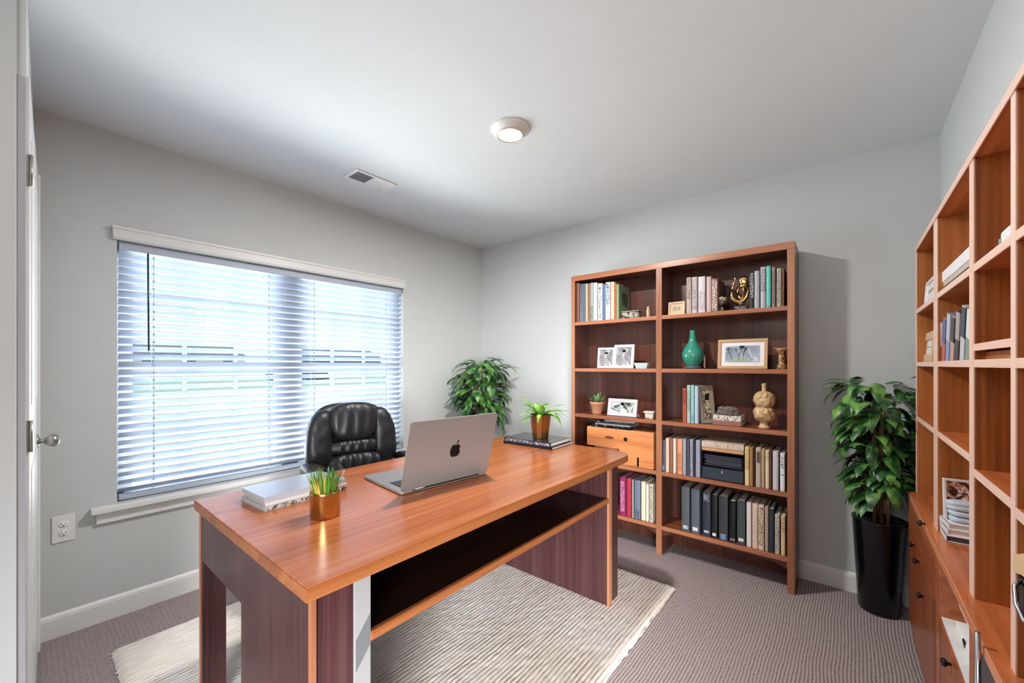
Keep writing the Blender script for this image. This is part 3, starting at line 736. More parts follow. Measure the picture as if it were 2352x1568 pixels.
for a in pts[:-1]:
    vs.append((.0445 * math.cos(a), .0445 * math.sin(a), .07)); vs.append((.060 * math.cos(a), .060 * math.sin(a), .152 + .010 * math.sin(a * 5)))
b.add(vs, [[2 * k, 2 * ((k + 1) % n), 2 * ((k + 1) % n) + 1, 2 * k + 1] for k in range(n)], True)
mw = bpy.data.materials.new('clear_wrap'); mw.use_nodes = True; mw.node_tree.nodes.clear()
tr = nd(mw, 'ShaderNodeBsdfTransparent'); gl = nd(mw, 'ShaderNodeBsdfGlossy'); gl.inputs['Roughness'].default_value = .08; mx = nd(mw, 'ShaderNodeMixShader'); mx.inputs[0].default_value = .14; oo = nd(mw, 'ShaderNodeOutputMaterial')
lk(mw, tr.outputs[0], mx.inputs[1]); lk(mw, gl.outputs[0], mx.inputs[2]); lk(mw, mx.outputs[0], oo.inputs[0])
b.build('clear_wrap', mw, cup)
# ------------------------------------------------------------------ dark bookcase on the back wall
BXF, BXB = 2.72, 2.955                        # front and back planes
BY0, BY1 = 0.221, 1.648; BYD0, BYD1 = 0.951, 0.989; BTOP = 1.955
case = empty('bookcase', ((BXF + BXB) / 2, (BY0 + BY1) / 2, 0), 0, 'tall dark wood bookcase with five shelf rows against the back wall', 'bookcase')
cx_, cy_ = case.location.x, case.location.y
def cbox(name, m, x0, x1, y0, y1, z0, z1, bev=.0015, par=None, label=None):
    b = MB(); b.box(x0 - cx_, x1 - cx_, y0 - cy_, y1 - cy_, z0, z1, bev); o = b.build(name, m, par or case)
    if label: o['label'] = label
    return o
for y0, y1 in ((BY0, BY0 + .035), (BYD0, BYD1), (BY1 - .03, BY1)):
    s = cbox('side_panel', M_CASE, BXF + .002, BXB, y0, y1, 0, BTOP - .035)
    cbox('front_edging', M_EDGEZ, BXF - .004, BXF + .002, y0, y1, 0, BTOP - .035, .001, s)
s = cbox('top_board', M_CASE, BXF, BXB, BY0, BY1, BTOP - .035, BTOP); cbox('front_edging', M_EDGEY, BXF - .006, BXF, BY0, BY1, BTOP - .04, BTOP, .0015, s)
cbox('back_panel', M_CASE, BXB - .012, BXB - .001, BY0 + .02, BY1 - .02, .0, BTOP - .03)  # runs to the floor, dark wood standing in for the shadow under the shelf
SH = (1.600, 1.245, .898, .557, .195)
for yl, yr in ((BYD1, BY1 - .03), (BY0 + .035, BYD0)):
    for z in SH:
        s = cbox('shelf', M_CASEY, BXF + .004, BXB - .012, yl, yr, z - .024, z)
        cbox('front_edging', M_EDGEY, BXF - .002, BXF + .004, yl, yr, z - .025, z + .0005, .0012, s)
    # gently arched kick board under the bottom shelf
    b = MB(); n = 24; vs = []
    for k in range(n + 1):
        t = k / n; y = yl + (yr - yl) * t - cy_; zc = .170 - .030 * (2 * t - 1) ** 6 * 1.0
        for xx in (BXF + .01 - cx_, BXF + .025 - cx_): vs += [(xx, y, .171), (xx, y, zc - .012)]
    fs = []
    for k in range(n):
        a = k * 4; fs += [[a, a + 1, a + 5, a + 4], [a + 2, a + 6, a + 7, a + 3], [a + 1, a + 3, a + 7, a + 5], [a, a + 4, a + 6, a + 2]]
    b.add(vs, fs); b.build('kick_board', M_CASE, case)

XK = BXF + .022                               # plane of the book spines
rngb = random.Random(21)
def book(px0, px1, top, row, col, label, depth_=.165, lean=0, mark=None, cat='book', group=None, xk=None, pages=True, name='book', tag_=None, rough=.45, metal=0.0, xin=0):
    """upright book on the back bookcase: px0..px1 picture columns of its spine, top = picture row of its top edge"""
    xk = (xk or XK) + xin; z = SH[row]
    yl, yr = on_x(px0, xk), on_x(px1, xk)
    h = zat(top, xk, (yl + yr) / 2) - z; t = max(.004, yl - yr - .0015)
    m = mat('cover_%02x%02x%02x_%d' % (*col, int(rough * 100)), col, rough, metal)
    bt = min(.003, t * .25)
    # local: x into the shelf, y across (0 .. -t), z up
    b = MB(); b.box(0, depth_, -bt, 0, 0, h, .0006); b.box(0, depth_, -t, -t + bt, 0, h, .0006)
    n = 6; pts = []
    for k in range(n + 1):
        u = k / n; pts.append((-.0035 * math.sin(PI * u), -t * u))
    pts += [(.003, -t), (.003, 0)]
    b.prism([(x, y) for x, y in pts], 0, h)
    ob = b.build(name, m, None, (xk, yl, z), (lean, 0, 0)); tag(ob, label, cat, group)
    if pages and t > .006:
        p = MB(); p.box(.003, depth_ - .004, -t + bt, -bt, .003, h - .004); p.build('pages', M_PAPER, ob)
    if mark:
        ink, z0, z1 = mark
        p = MB(); p.box(-.0046, -.0038, -t * .86, -t * .14, h * z0, h * z1)
        p.build('spine_lettering', scribble('spine_%02x%02x%02x_%02x%02x%02x' % (*col, *ink), col, ink, 150, .50), ob)
    if tag_:
        c2, z0, z1 = tag_
        p = MB(); p.box(-.0048, -.0040, -t * .82, -t * .2, h * z0, h * z1, .0004); p.build('spine_label', mat('tag_%02x%02x%02x' % c2, c2, .5), ob)
    return ob, h, t
G1 = 'books in the top left row of the dark bookcase'
book(1324, 1331, 650, 0, (132, 84, 66), 'thin red-brown book leaning at the left end of the top left shelf', lean=0, group=G1)
book(1332, 1346, 652, 0, (116, 122, 136), 'wide metallic grey book second from left on the top left shelf', group=G1, rough=.25, metal=.4)
book(1346, 1350, 651, 0, (222, 196, 160), 'slim cream book between the metallic grey and the brown one', group=G1)
book(1350, 1356, 651, 0, (136, 92, 60), 'brown book between the slim cream and pale green spines', group=G1)
book(1356, 1363, 649, 0, (150, 158, 158), 'grey-green book with scribbled foot on the top left shelf', mark=((60, 54, 54), .05, .4), group=G1)
book(1363, 1372, 649, 0, (186, 188, 190), 'plain light grey book on the top left shelf', group=G1)
book(1373, 1384, 651, 0, (218, 220, 224), 'white book with black lettering down its spine, top left shelf', mark=((44, 46, 50), .05, .9), group=G1)
book(1384, 1391, 654, 0, (84, 106, 138), 'narrow blue book on the top left shelf', group=G1)
book(1391, 1402, 648, 0, (198, 204, 214), 'pale blue-white book with dark comb pattern on the top left shelf', mark=((50, 52, 60), .4, .97), group=G1)
book(1403, 1411, 647, 0, (226, 188, 158), 'peach coloured book leaning beside the rust one', lean=0.0, group=G1)
book(1411, 1416, 650, 0, (176, 92, 50), 'rust orange book next to the green one', group=G1)
ob, h, t = book(1416, 1422, 653, 0, (128, 156, 118), 'green book with square black ornament on its cover, top left shelf', depth_=.19, group=G1)
p = MB(); p.box(.05, .15, -t - .0008, -t, h * .42, h * .8); o = p.build('cover_ornament', scribble('ornament', (120, 146, 112), (30, 34, 30), 75, .47), ob)
G2 = 'books at the left of the top right shelf'
book(1577, 1589, 637, 0, (178, 160, 150), 'beige spined book first in the left row of the top right shelf', mark=((90, 60, 56), .4, .98), group=G2)
book(1590, 1602, 636, 0, (196, 184, 182), 'pinkish book with dark lettering beside the first beige one', mark=((84, 66, 66), .1, .95), group=G2)
book(1604, 1620, 635, 0, (206, 196, 198), 'wide pale lilac-grey book in the left row of the top right shelf', mark=((150, 138, 142), .1, .6), group=G2)
book(1623, 1634, 635, 0, (192, 166, 158), 'pink-brown book before the thick brown one, top right shelf', group=G2)
ob, h, t = book(1634, 1650, 640, 0, (118, 76, 62), 'thick brown book with ornate cover at the right of the left row, top right shelf', depth_=.18, mark=((220, 214, 208), .02, .98), group=G2)
p = MB(); p.box(.02, .16, -t - .0008, -t, h * .1, h * .72); p.build('cover_ornament', scribble('ornament2', (92, 60, 50), (176, 160, 140), 45, .55), ob)
G3 = 'books at the right end of the top right shelf'
book(1722, 1733, 626, 0, (32, 33, 36), 'black book with silver lettering beside the gold sculpture', mark=((170, 172, 176), .3, .98), group=G3)
book(1733, 1745, 622, 0, (164, 166, 168), 'light grey book right of the black one, top right shelf', group=G3)
book(1747, 1759, 613, 0, (176, 172, 186), 'tall lilac-grey book left of the turquoise one', mark=((96, 92, 110), .4, .96), group=G3)
book(1760, 1771, 611, 0, (92, 192, 174), 'turquoise book near the right end of the top right shelf', tag_=((120, 176, 190), .05, .13), group=G3)
book(1773, 1782, 613, 0, (136, 118, 108), 'brown-grey book right of the turquoise one', mark=((84, 70, 64), .1, .9), group=G3)
book(1784, 1796, 616, 0, (168, 160, 148), 'mottled grey book second from the right on the top right shelf', mark=((110, 100, 90), .1, .95), group=G3)
book(1797, 1802, 617, 0, (140, 84, 58), 'thin brown book at the far right of the top right shelf', group=G3)
G4 = 'books on the third shelf of the right bay'
book(1568, 1577, 891, 2, (168, 70, 44), 'red-orange book on the shelf with the beige sculpture', mark=((120, 24, 34), .55, .95), group=G4)
book(1578, 1586, 884, 2, (166, 186, 170), 'pale green book right of the red one', mark=((90, 120, 110), .3, .85), group=G4)
book(1587, 1595, 884, 2, (132, 186, 188), 'turquoise-blue book in the middle of the short row', tag_=((96, 160, 176), .06, .2), group=G4)
book(1596, 1604, 886, 2, (176, 190, 204), 'pale blue book beside the grey photo frame', group=G4)
G5 = 'books left of the paper tray'
r5 = [(1519, 1528, 1010, (62, 84, 104), 'dark blue book with pale blue label at the left end, tray shelf', None, ((120, 170, 206), .05, .2)),
      (1529, 1537, 1006, (224, 192, 166), 'cream-peach book second from left, tray shelf', None, None),
      (1538, 1545, 1007, (142, 94, 72), 'brown book between two peach ones, tray shelf', None, None),
      (1546, 1553, 1007, (228, 204, 188), 'pale pink book fourth from left, tray shelf', None, None),
      (1556, 1567, 1008, (222, 150, 108), 'orange book with fine red lettering, tray shelf', ((170, 80, 50), .1, .6), None),
      (1568, 1576, 1008, (152, 154, 162), 'grey book right of the orange one, tray shelf', None, None),
      (1577, 1584, 1009, (66, 70, 84), 'dark slate book with glossy spine, tray shelf', None, None),
      (1585, 1592, 1009, (170, 176, 192), 'silver book with speckled spine, tray shelf', ((70, 72, 86), .05, .95), None),
      (1593, 1597, 1010, (46, 46, 50), 'thin black book left of the lilac one, tray shelf', None, None),
      (1598, 1608, 1011, (150, 152, 170), 'lilac-grey book standing next to the paper tray', None, None)]
for p0, p1, tp, c_, lb, mk, tg in r5: book(p0, p1, tp, 3, c_, lb, mark=mk, tag_=tg, group=G5, depth_=.19)
G6 = 'books right of the paper tray'
r6 = [(1711, 1721, 1026, (226, 208, 150), 'cream and yellow book right beside the paper tray', ((160, 130, 40), .4, .95), None),
      (1722, 1730, 1027, (172, 124, 74), 'tan-brown book right of the cream-yellow one', None, None),
      (1731, 1735, 1028, (70, 40, 32), 'thin dark brown book right of the tan-brown one', None, None),
      (1736, 1748, 1028, (188, 172, 158), 'taupe book with a dark clasp, right of the tray', None, ((96, 72, 50), .62, .9)),
      (1749, 1757, 1031, (190, 154, 116), 'tan book between the clasped one and the gilt one', None, None),
      (1758, 1767, 1034, (226, 206, 172), 'cream book with gilt ornament near its top', ((168, 132, 66), .75, .97), None),
      (1768, 1773, 1034, (112, 74, 56), 'narrow brown book left of the pale grey binder', None, None),
      (1775, 1788, 1036, (204, 202, 206), 'pale grey binder second from the right end, tray shelf', None, None),
      (1792, 1803, 1041, (236, 234, 236), 'white book with black letters at the right end, tray shelf', ((50, 50, 54), .6, .95), ((60, 60, 62), .42, .44))]
for p0, p1, tp, c_, lb, mk, tg in r6: book(p0, p1, tp, 3, c_, lb, mark=mk, tag_=tg, group=G6, depth_=.19)
G7 = 'binders on the bottom right shelf'
r7 = [(1566, 1584, 1118, (88, 94, 100), 'grey binder at the left end of the bottom right shelf', None, ((186, 190, 200), .05, .13)),
      (1588, 1607, 1124, (92, 98, 112), 'blue-grey binder with white sticker, second on the bottom right shelf', None, ((226, 226, 220), .06, .14)),
      (1614, 1632, 1130, (52, 58, 72), 'dark navy binder with small pale marks, third on the bottom right shelf', ((150, 156, 166), .8, .95), ((200, 204, 210), .08, .13)),
      (1634, 1648, 1136, (26, 27, 32), 'black binder right of the navy one', None, ((220, 222, 226), .05, .12)),
      (1651, 1672, 1139, (58, 60, 64), 'charcoal binder with blue label at its foot', None, ((110, 136, 178), .02, .15)),
      (1675, 1690, 1150, (20, 20, 23), 'black binder with small white print between charcoal and green-grey ones', ((210, 212, 216), .04, .1), None),
      (1693, 1712, 1149, (66, 74, 76), 'green-grey binder with round white badge at its foot', None, ((220, 226, 222), .08, .15))]
for p0, p1, tp, c_, lb, mk, tg in r7: book(p0, p1, tp, 4, c_, lb, mark=mk, tag_=tg, group=G7, depth_=.2, cat='binder', name='binder', rough=.3)
G8 = 'books at the right of the bottom right shelf'
r8 = [(1715, 1726, 1154, (226, 216, 212), 'white book next to the green-grey binder', None),
      (1728, 1741, 1157, (228, 200, 182), 'pale pink book right of the white one, bottom right shelf', ((206, 172, 156), .1, .9)),
      (1742, 1755, 1160, (226, 204, 178), 'cream book with black handwriting down its spine', ((70, 60, 54), .1, .95)),
      (1757, 1765, 1164, (182, 160, 146), 'taupe book left of the black one, bottom right shelf', None),
      (1766, 1778, 1168, (48, 52, 62), 'black book among pale ones on the bottom right shelf', None),
      (1780, 1791, 1181, (204, 200, 190), 'marbled grey-white book second from right, bottom right shelf', ((96, 92, 88), .05, .95)),
      (1794, 1804, 1184, (224, 190, 146), 'tan book at the right end of the bottom right shelf', ((130, 100, 70), .6, .95))]
for p0, p1, tp, c_, lb, mk in r8: book(p0, p1, tp, 4, c_, lb, mark=mk, group=G8, depth_=.18)
G9 = 'books on the bottom left shelf'
r9 = [(1424, 1437, 1096, (142, 36, 92), 'magenta book with pale lettering on the bottom left shelf', ((222, 160, 200), .1, .9)),
      (1439, 1449, 1099, (176, 44, 68), 'crimson book on the bottom left shelf', None),
      (1451, 1456, 1101, (150, 146, 136), 'thin grey book right of the crimson one', None),
      (1458, 1471, 1104, (112, 124, 144), 'silver-blue binder on the bottom left shelf', ((40, 44, 60), .0, .25)),
      (1473, 1483, 1106, (224, 210, 184), 'cream book left of the two palest ones, bottom left shelf', None),
      (1484, 1490, 1111, (232, 226, 208), 'narrow ivory book on the bottom left shelf', None),
      (1492, 1500, 1112, (222, 212, 194), 'ivory book with dark stripes at the right end, bottom left shelf', ((70, 60, 52), .02, .95))]
for p0, p1, tp, c_, lb, mk in r9: book(p0, p1, tp, 4, c_, lb, mark=mk, group=G9, depth_=.18)

# ---- frames
def frame(x, y, z, w_, h, rz, fm, label, tiltd=8, border=.016, matte=None, art=None, group=None, thick=.014, cat='picture frame', matw=.014):
    """picture frame standing on z; local front faces -y, then turned by rz; leans back a little"""
    e = empty('picture_frame', (x, y, z), rz, label, cat, group)
    R = Matrix.Rotation(math.radians(-tiltd), 4, 'X')
    b = MB()
    for (a, c, p, q) in ((-w_ / 2, w_ / 2, 0, border), (-w_ / 2, w_ / 2, h - border, h), (-w_ / 2, -w_ / 2 + border, border, h - border), (w_ / 2 - border, w_ / 2, border, h - border)):
        b.box(a, c, -thick / 2, thick / 2, p, q, .0018, mtx=R)
    b.build('frame_moulding', fm, e)
    iw, ih = w_ / 2 - border, border
    b = MB(); b.box(-iw, iw, .0, thick / 2, ih, h - ih, mtx=R); b.build('backing', matte or M_WHITE, e)
    mw_ = matw if matte else 0
    b = MB(); b.box(-iw + mw_, iw - mw_, -.0015, .0, ih + mw_, h - ih - mw_, mtx=R); b.build('picture', art, e)
    b = MB(); b.box(-.012, .012, .0, .003, 0, h * .8, mtx=Matrix.Translation((0, thick / 2 + h * .24, 0)) @ Matrix.Rotation(math.radians(16), 4, 'X')); b.build('easel_leg', M_BLACKG, e)
    return e
def art(key, a, b_, c, scale=40):
    m = mat(key, b_, .25); bs = m.node_tree.nodes['Principled BSDF']
    n = nd(m, 'ShaderNodeTexNoise'); n.inputs['Scale'].default_value = scale; n.inputs['Detail'].default_value = 3; n.inputs['Distortion'].default_value = 1.5; lk(m, scaled_coord(m, (1, 1, 1)), n.inputs['Vector'])
    o = ramp(m, n.outputs['Fac'], [(.38, lin(a)), (.5, lin(b_)), (.58, lin(c))])
    for l in list(bs.inputs['Base Color'].links): m.node_tree.links.remove(l)
    lk(m, o, bs.inputs['Base Color']); return m
M_FW = mat('frame_white', (226, 224, 220), .4); M_FB = mat('frame_beige', (212, 184, 144), .45); M_FG = mat('frame_gold', (188, 150, 108), .35)
A_GREY = art('grey_photo', (128, 128, 134), (158, 157, 160), (196, 194, 194), 11)
FR = -PI / 2                                     # faces -x
def cframe(px0, px1, top, row, xin, **k):
    xk = BXF + xin; yl, yr = on_x(px0, xk), on_x(px1, xk); z = SH[row]; yc = (yl + yr) / 2
    return frame(xk, yc, z + .001, (yl - yr), zat(top, xk, yc) - z, FR + k.pop('turn', 0), k.pop('fm'), k.pop('label'), **k)
cframe(1373, 1410, 798, 1, .09, fm=M_FW, label='smaller white frame with grey photo, left of the pair on the second shelf', art=A_GREY, turn=.12)
cframe(1409, 1455, 791, 1, .05, fm=M_FW, label='larger white frame with grey photo, front of the pair on the second shelf', art=A_GREY, border=.02)
cframe(1395, 1462, 916, 2, .05, fm=mat('frame_silver', (206, 202, 204), .3, metal=.2), label='low white landscape frame beside the terracotta pot', art=art('landscape_photo', (60, 76, 66), (196, 202, 200), (236, 238, 238), 12), border=.026, tiltd=12)
cframe(1535, 1573, 693, 0, .05, fm=M_FB, label='small beige frame at the left end of the top right shelf', matte=mat('beige_mat', (206, 180, 142), .6), art=scribble('tiny_sign', (200, 184, 158), (60, 50, 44), 120, .5), border=.010, tiltd=6, matw=.022)
tree_frame = cframe(1648, 1763, 778, 1, .07, fm=M_FG, label='large gold framed tree drawing beside the teal vase', matte=mat('white_mat', (228, 224, 222), .7), art=art('tree_drawing', (136, 150, 162), (158, 172, 182), (190, 200, 204), 9), border=.018, tiltd=7, matw=.024)
cframe(1610, 1646, 884, 2, .07, fm=mat('frame_grey', (160, 152, 138), .35, metal=.4), label='tall grey frame leaning against the pale blue book', matte=mat('grey_mat', (150, 140, 122), .6), art=art('brown_picture', (60, 62, 66), (150, 130, 106), (196, 184, 156), 30), border=.012, tiltd=10, turn=.75, matw=.012)

# the drawing in the gold frame: a pale green hill, bare dark trees and a slanting roof line
tw, th_ = on_x(1648, BXF + .07) - on_x(1763, BXF + .07), zat(778, BXF + .07, 1.0 * on_x(1705, BXF + .07)) - SH[1]
Rt = Matrix.Rotation(math.radians(-7), 4, 'X'); pic = [c for c in tree_frame.children if c.name.startswith('picture')][0]
hw, z0_, z1_ = tw / 2 - .044, .044, th_ - .044
def flat(name, polys, m):
    b = MB()
    for p in polys:
        vs = [Rt @ Vector((x, yy, z)) for yy in (-.0024, -.0016) for x, z in p]; n = len(p)
        b.add(vs, [list(range(n)), list(range(n, 2 * n))[::-1]] + [[i, i + n, (i + 1) % n + n, (i + 1) % n] for i in range(n)])
    return b.build(name, m, pic)
hill = [(-hw * .8, z0_)] + [(-hw * .8 + hw * 1.3 * k / 10, z0_ + (z1_ - z0_) * .34 * math.sin(PI * k / 10)) for k in range(1, 10)] + [(hw * .5, z0_)]
flat('hill', [hill], mat('hill_green', (150, 172, 150), .6))
polys = []; rt = random.Random(6)
def branch(x, z, a, l, w_, d_):
    x2, z2 = x + l * math.cos(a), z + l * math.sin(a)
    if z2 > z1_ or abs(x2) > hw: return
    nx_b, nz_b = -math.sin(a) * w_, math.cos(a) * w_
    polys.append([(x - nx_b, z - nz_b), (x2 - nx_b * .6, z2 - nz_b * .6), (x2 + nx_b * .6, z2 + nz_b * .6), (x + nx_b, z + nz_b)])
    if d_ > 0:
        for _ in range(3): branch(x2, z2, a + rt.uniform(-.75, .75), l * rt.uniform(.6, .85), w_ * .62, d_ - 1)
for tx in (-.62, -.2, .12): branch(tx * hw, z0_ + (z1_ - z0_) * .12, PI / 2 + rt.uniform(-.2, .2), (z1_ - z0_) * .3, .0016, 4)
flat('bare_trees', polys, mat('pencil_dark', (62, 62, 70), .7))
flat('roof_line', [[(hw * .3, z1_ * .95), (hw * .36, z1_ * .97), (hw * .72, z0_ * 1.1), (hw * .66, z0_ * 1.1)], [(hw * .55, z0_), (hw * .98, z0_), (hw * .98, z0_ + .02), (hw * .75, z0_ + .035)]], mat('pale_roof', (196, 196, 204), .6))

# ---- ornaments
def spot(px, row, xin): return (BXF + xin, on_x(px, BXF + xin), SH[row])
# teal vase on a dark plinth dish
x, y, z = spot(1591, 1, .09)
v = empty('vase', (x, y, z), 0, 'teal bottle-necked vase standing on the second shelf of the right bay', 'vase')
hv = zat(758, x, y) - z; s_ = (hv - .02) / .235
b = MB(); b.lathe([(0, .018), (.036, .018), (.040, .024), (.055, .045), (.066, .075), (.068, .095), (.062, .118), (.046, .145), (.030, .172), (.021, .20), (.0175, .235), (.019, .250), (.019, .2525), (.015, .2525), (.013, .24)], n=44, cap=False); o = b.build('vase_body', mat('teal_glaze', (52, 138, 118), .12, coat=.5), v)
b = MB(); b.lathe([(0, .0), (.036, 0), (.050, .008), (.053, .014), (.048, .016), (.034, .011), (.030, .0185), (0, .0185)], n=32, cap=False); b.build('saucer', mat('blue_white_saucer', (120, 128, 146), .2), v)
# cream curl behind the vase
b = MB(); x, y, z = spot(1611, 1, .13); b.tube([(0, .004, .10), (0, -.012, .095), (0, -.02, .06), (0, -.018, .02), (0, -.022, 0.004)], [.003, .005, .006, .006, .007], 8); tag(b.build('ornament', mat('cream_ceramic', (220, 206, 176), .35), None, (x, y, z + .002)), 'slim cream curl ornament just right of the teal vase', 'ornament')
# pale dish
x, y, z = spot(1475, 1, .05); b = MB(); wl = .045
b.add([(-.02, -.036, 0), (.02, -.036, 0), (.02, .036, 0), (-.02, .036, 0), (-.027, -.05, .04), (.027, -.05, .04), (.027, .05, .04), (-.027, .05, .04), (-.022, -.045, .037), (.022, -.045, .037), (.022, .045, .037), (-.022, .045, .037), (-.017, -.033, .005), (.017, -.033, .005), (.017, .033, .005), (-.017, .033, .005)],
      [[3, 2, 1, 0], [0, 1, 5, 4], [1, 2, 6, 5], [2, 3, 7, 6], [3, 0, 4, 7], [4, 5, 9, 8], [5, 6, 10, 9], [6, 7, 11, 10], [7, 4, 8, 11], [8, 9, 13, 12], [9, 10, 14, 13], [10, 11, 15, 14], [11, 8, 12, 15], [12, 13, 14, 15]])
tag(b.build('dish', mat('pale_aqua', (186, 204, 204), .4), None, (x, y, z)), 'small pale aqua dish right of the two white frames', 'dish')
# terracotta pot and succulent
x, y, z = spot(1371, 2, .08)
e = empty('succulent_pot', (x, y, z), 0, 'terracotta pot with spiky succulent on the third shelf', 'potted plant')
b = MB(); b.lathe([(.034, 0), (.036, .003), (.050, .074), (.053, .076), (.053, .092), (.048, .092), (.046, .08), (0, .08)], n=32); b.build('pot', mat('terracotta', (186, 132, 100), .7), e)
rng = random.Random(3); b = MB()
for k in range(34):
    a = k * 2.4; leaf(b, (.02 * math.cos(a) * rng.random(), .02 * math.sin(a) * rng.random(), .08), a, rng.uniform(.5, 1.45), rng.uniform(.05, .095), rng.uniform(.004, .007), rng.uniform(-.1, .5), rng, n=4)
b.build('foliage', G_SUCC, e)
x, y, z = spot(1466, 2, .06); b = MB(); b.pillow((0, 0, .012), (.012, .012, .012), 2, 8, lambda q, u: q * (1 + .15 * noise.noise(q * 90))); tag(b.build('pebble', mat('brown_stone', (120, 96, 78), .8), None, (x, y, z)), 'little brown stone right of the low white frame', 'stone')
x, y, z = spot(1492, 2, .07)
e = empty('stone_box', (x, y, z), .1, 'small chipped pale stone box at the right of the third shelf', 'box')
b = MB(); b.box(-.025, .025, -.03, .025, 0, .04, .003); b.build('body', scribble('chipped_stone', (206, 194, 180), (110, 84, 66), 45, .56), e)
b = MB(); b.box(-.03, .03, -.036, .034, .04, .050, .002); b.build('lid', mat('pale_stone', (222, 214, 204), .6), e)
# top left shelf: marbled box and bottle
x, y, z = spot(1450, 0, .08)
e = empty('keepsake_box', (x, y, z), 0, 'low marbled stone box in front of the green book', 'box')
b = MB(); b.pillow((0, 0, .026), (.04, .066, .026), 6, 8); b.build('body', scribble('marble_box', (170, 164, 150), (60, 54, 48), 32, .5, .3), e)
b = MB(); b.box(-.042, .042, -.069, .062, .050, .057, .003); b.build('lid', mat('lid_stone', (150, 152, 136), .4), e)
x, y, z = spot(1489, 0, .07)
e = empty('bottle', (x, y, z), 0, 'tiny cream bottle at the right of the top left shelf', 'bottle')
b = MB(); b.lathe([(0, 0), (.012, 0), (.0125, .004), (.0125, .055), (.009, .062), (.007, .066), (0, .066)], n=16); b.build('body', scribble('cream_bottle', (206, 186, 150), (140, 114, 80), 90, .55), e)
b = MB(); b.lathe([(0, .066), (.0085, .066), (.009, .074), (.005, .079), (0, .08)], n=14); b.build('stopper', mat('stopper', (214, 200, 170), .5), e)
# silver bust
x, y, z = spot(1657, 0, .06)
b = MB(); b.tube([(0, 0, 0), (0, .004, .03), (0, .002, .055), (0, -.004, .085), (0, 0, .108)], [.018, .016, .022, .032, .012], 14)
b.tube([(0, .018, .06), (0, .03, .088), (0, .026, .098)], [.006, .005, .002], 8); b.tube([(0, .012, .03), (0, .024, .036)], [.007, .003], 8)
ob = b.build('figurine', scribble('silver_leaf', (190, 184, 166), (92, 84, 68), 60, .5, .25), None, (x, y, z)); tag(ob, 'small silver animal head figurine before the ornate brown book', 'figurine')
# gold loop sculpture
x, y, z = spot(1703, 0, .07)
e = empty('sculpture', (x, y, z), 0, 'gold abstract loop sculpture on a small dark stand, top right shelf', 'sculpture')
b = MB(); b.box(-.02, .02, -.03, .035, 0, .028, .004); b.lathe([(.018, .028), (.012, .04), (.02, .048)], n=16); b.build('stand', scribble('stand_stone', (120, 108, 96), (40, 36, 32), 60, .5, .3), e)
H0 = zat(634, x, y) - z
loop = []
for k in range(22):
    t = k / 21; a = math.radians(75 + 245 * t); loop.append((0, .048 * math.cos(a) * (1 - .1 * t) + .0, .048 + .065 + .062 * math.sin(a)))
b = MB(); b.tube([(0, .032, H0), (0, .035, H0 - .008), (0, .034, H0 - .02), (0, .045, H0 - .05), (0, .056, .145), (0, .058, .115), (0, .050, .085), (0, .034, .062), (0, .010, .052), (0, -.014, .062), (0, -.030, .084), (0, -.037, .115), (0, -.036, .15)], [.002, .009, .004, .008, .010, .012, .013, .014, .014, .012, .010, .008, .006], 14); b.build('outer_loop', M_GOLD, e)
b = MB(); b.pillow((0, -.012, .180), (.016, .024, .028), 3.2, 10, lambda q, u: q * (1 + .12 * noise.noise(q * 60))); b.tube([(0, .012, .158), (0, -.01, .150), (0, -.034, .154)], [.011, .014, .011], 12)
b.tube([(.002, .014, .145), (.002, .026, .120), (.002, .020, .088), (.002, .002, .072), (.002, -.016, .090), (.002, -.020, .120), (.002, -.008, .144)], [.010, .010, .010, .010, .010, .010, .010], 12); b.build('inner_curl', M_GOLD, e)
# gold pedestal cup
x, y, z = spot(1796, 1, .08)
e = empty('candle_holder', (x, y, z), 0, 'gold pedestal cup at the right end of the second shelf', 'candle holder')
b = MB(); b.lathe([(0, 0), (.024, 0), (.026, .006), (.022, .014), (.025, .022), (.018, .030), (.016, .036), (.019, .050), (.016, .064), (.019, .078), (.016, .092), (.020, .102), (.030, .108), (.036, .114), (.034, .122), (.028, .124), (0, .120)], n=24); b.build('stem', scribble('gold_relief', (186, 144, 92), (92, 56, 30), 70, .52, .2), e)
b = MB(); b.tube([(0, -.024, .118), (0, -.032, .128), (0, -.026, .134)], [.006, .005, .003], 8); b.tube([(0, .026, .118), (0, .034, .124), (0, .04, .122)], [.006, .005, .003], 8); b.build('rim_ornament', M_GOLD, e)
# stone book stack with rock
x, y, z = spot(1670, 2, .07)
yl, yr = on_x(1638, BXF + .04), on_x(1702, BXF + .04); wb = yl - yr
def fl(zz, t, m, name, label, cat, w2=wb):
    b = MB(); b.box(-.04, .10, -w2 / 2, w2 / 2, 0, t, .002); o = b.build(name, m, None, (BXF + .075, (yl + yr) / 2, z + zz)); tag(o, label, cat)
    p = MB(); p.box(-.036, .099, -w2 / 2 - .0006, w2 / 2 + .0006, .004, t - .004); p.build('pages', M_PAPER, o)
    return o
fl(0, .028, mat('mauve_cover', (150, 102, 92), .4), 'book', 'mauve book lying at the bottom of the stack under the rock', 'book')
fl(.0285, .032, scribble('marble_cover', (216, 206, 194), (96, 84, 76), 60, .54), 'book', 'marbled white book lying directly under the rock', 'book')
b = MB()
def rk(q, u): return q * (1 + .35 * noise.noise(q * 42) + .18 * noise.noise(q * 130))
b.pillow((0, 0, .026), (.032, .052, .026), 3.5, 26, rk); tag(b.build('rock', scribble('grey_rock', (140, 130, 124), (70, 62, 58), 160, .5, .9), None, (BXF + .085, (yl + yr) / 2 + .004, z + .061)), 'rough grey crystal rock on top of the marbled book', 'rock')
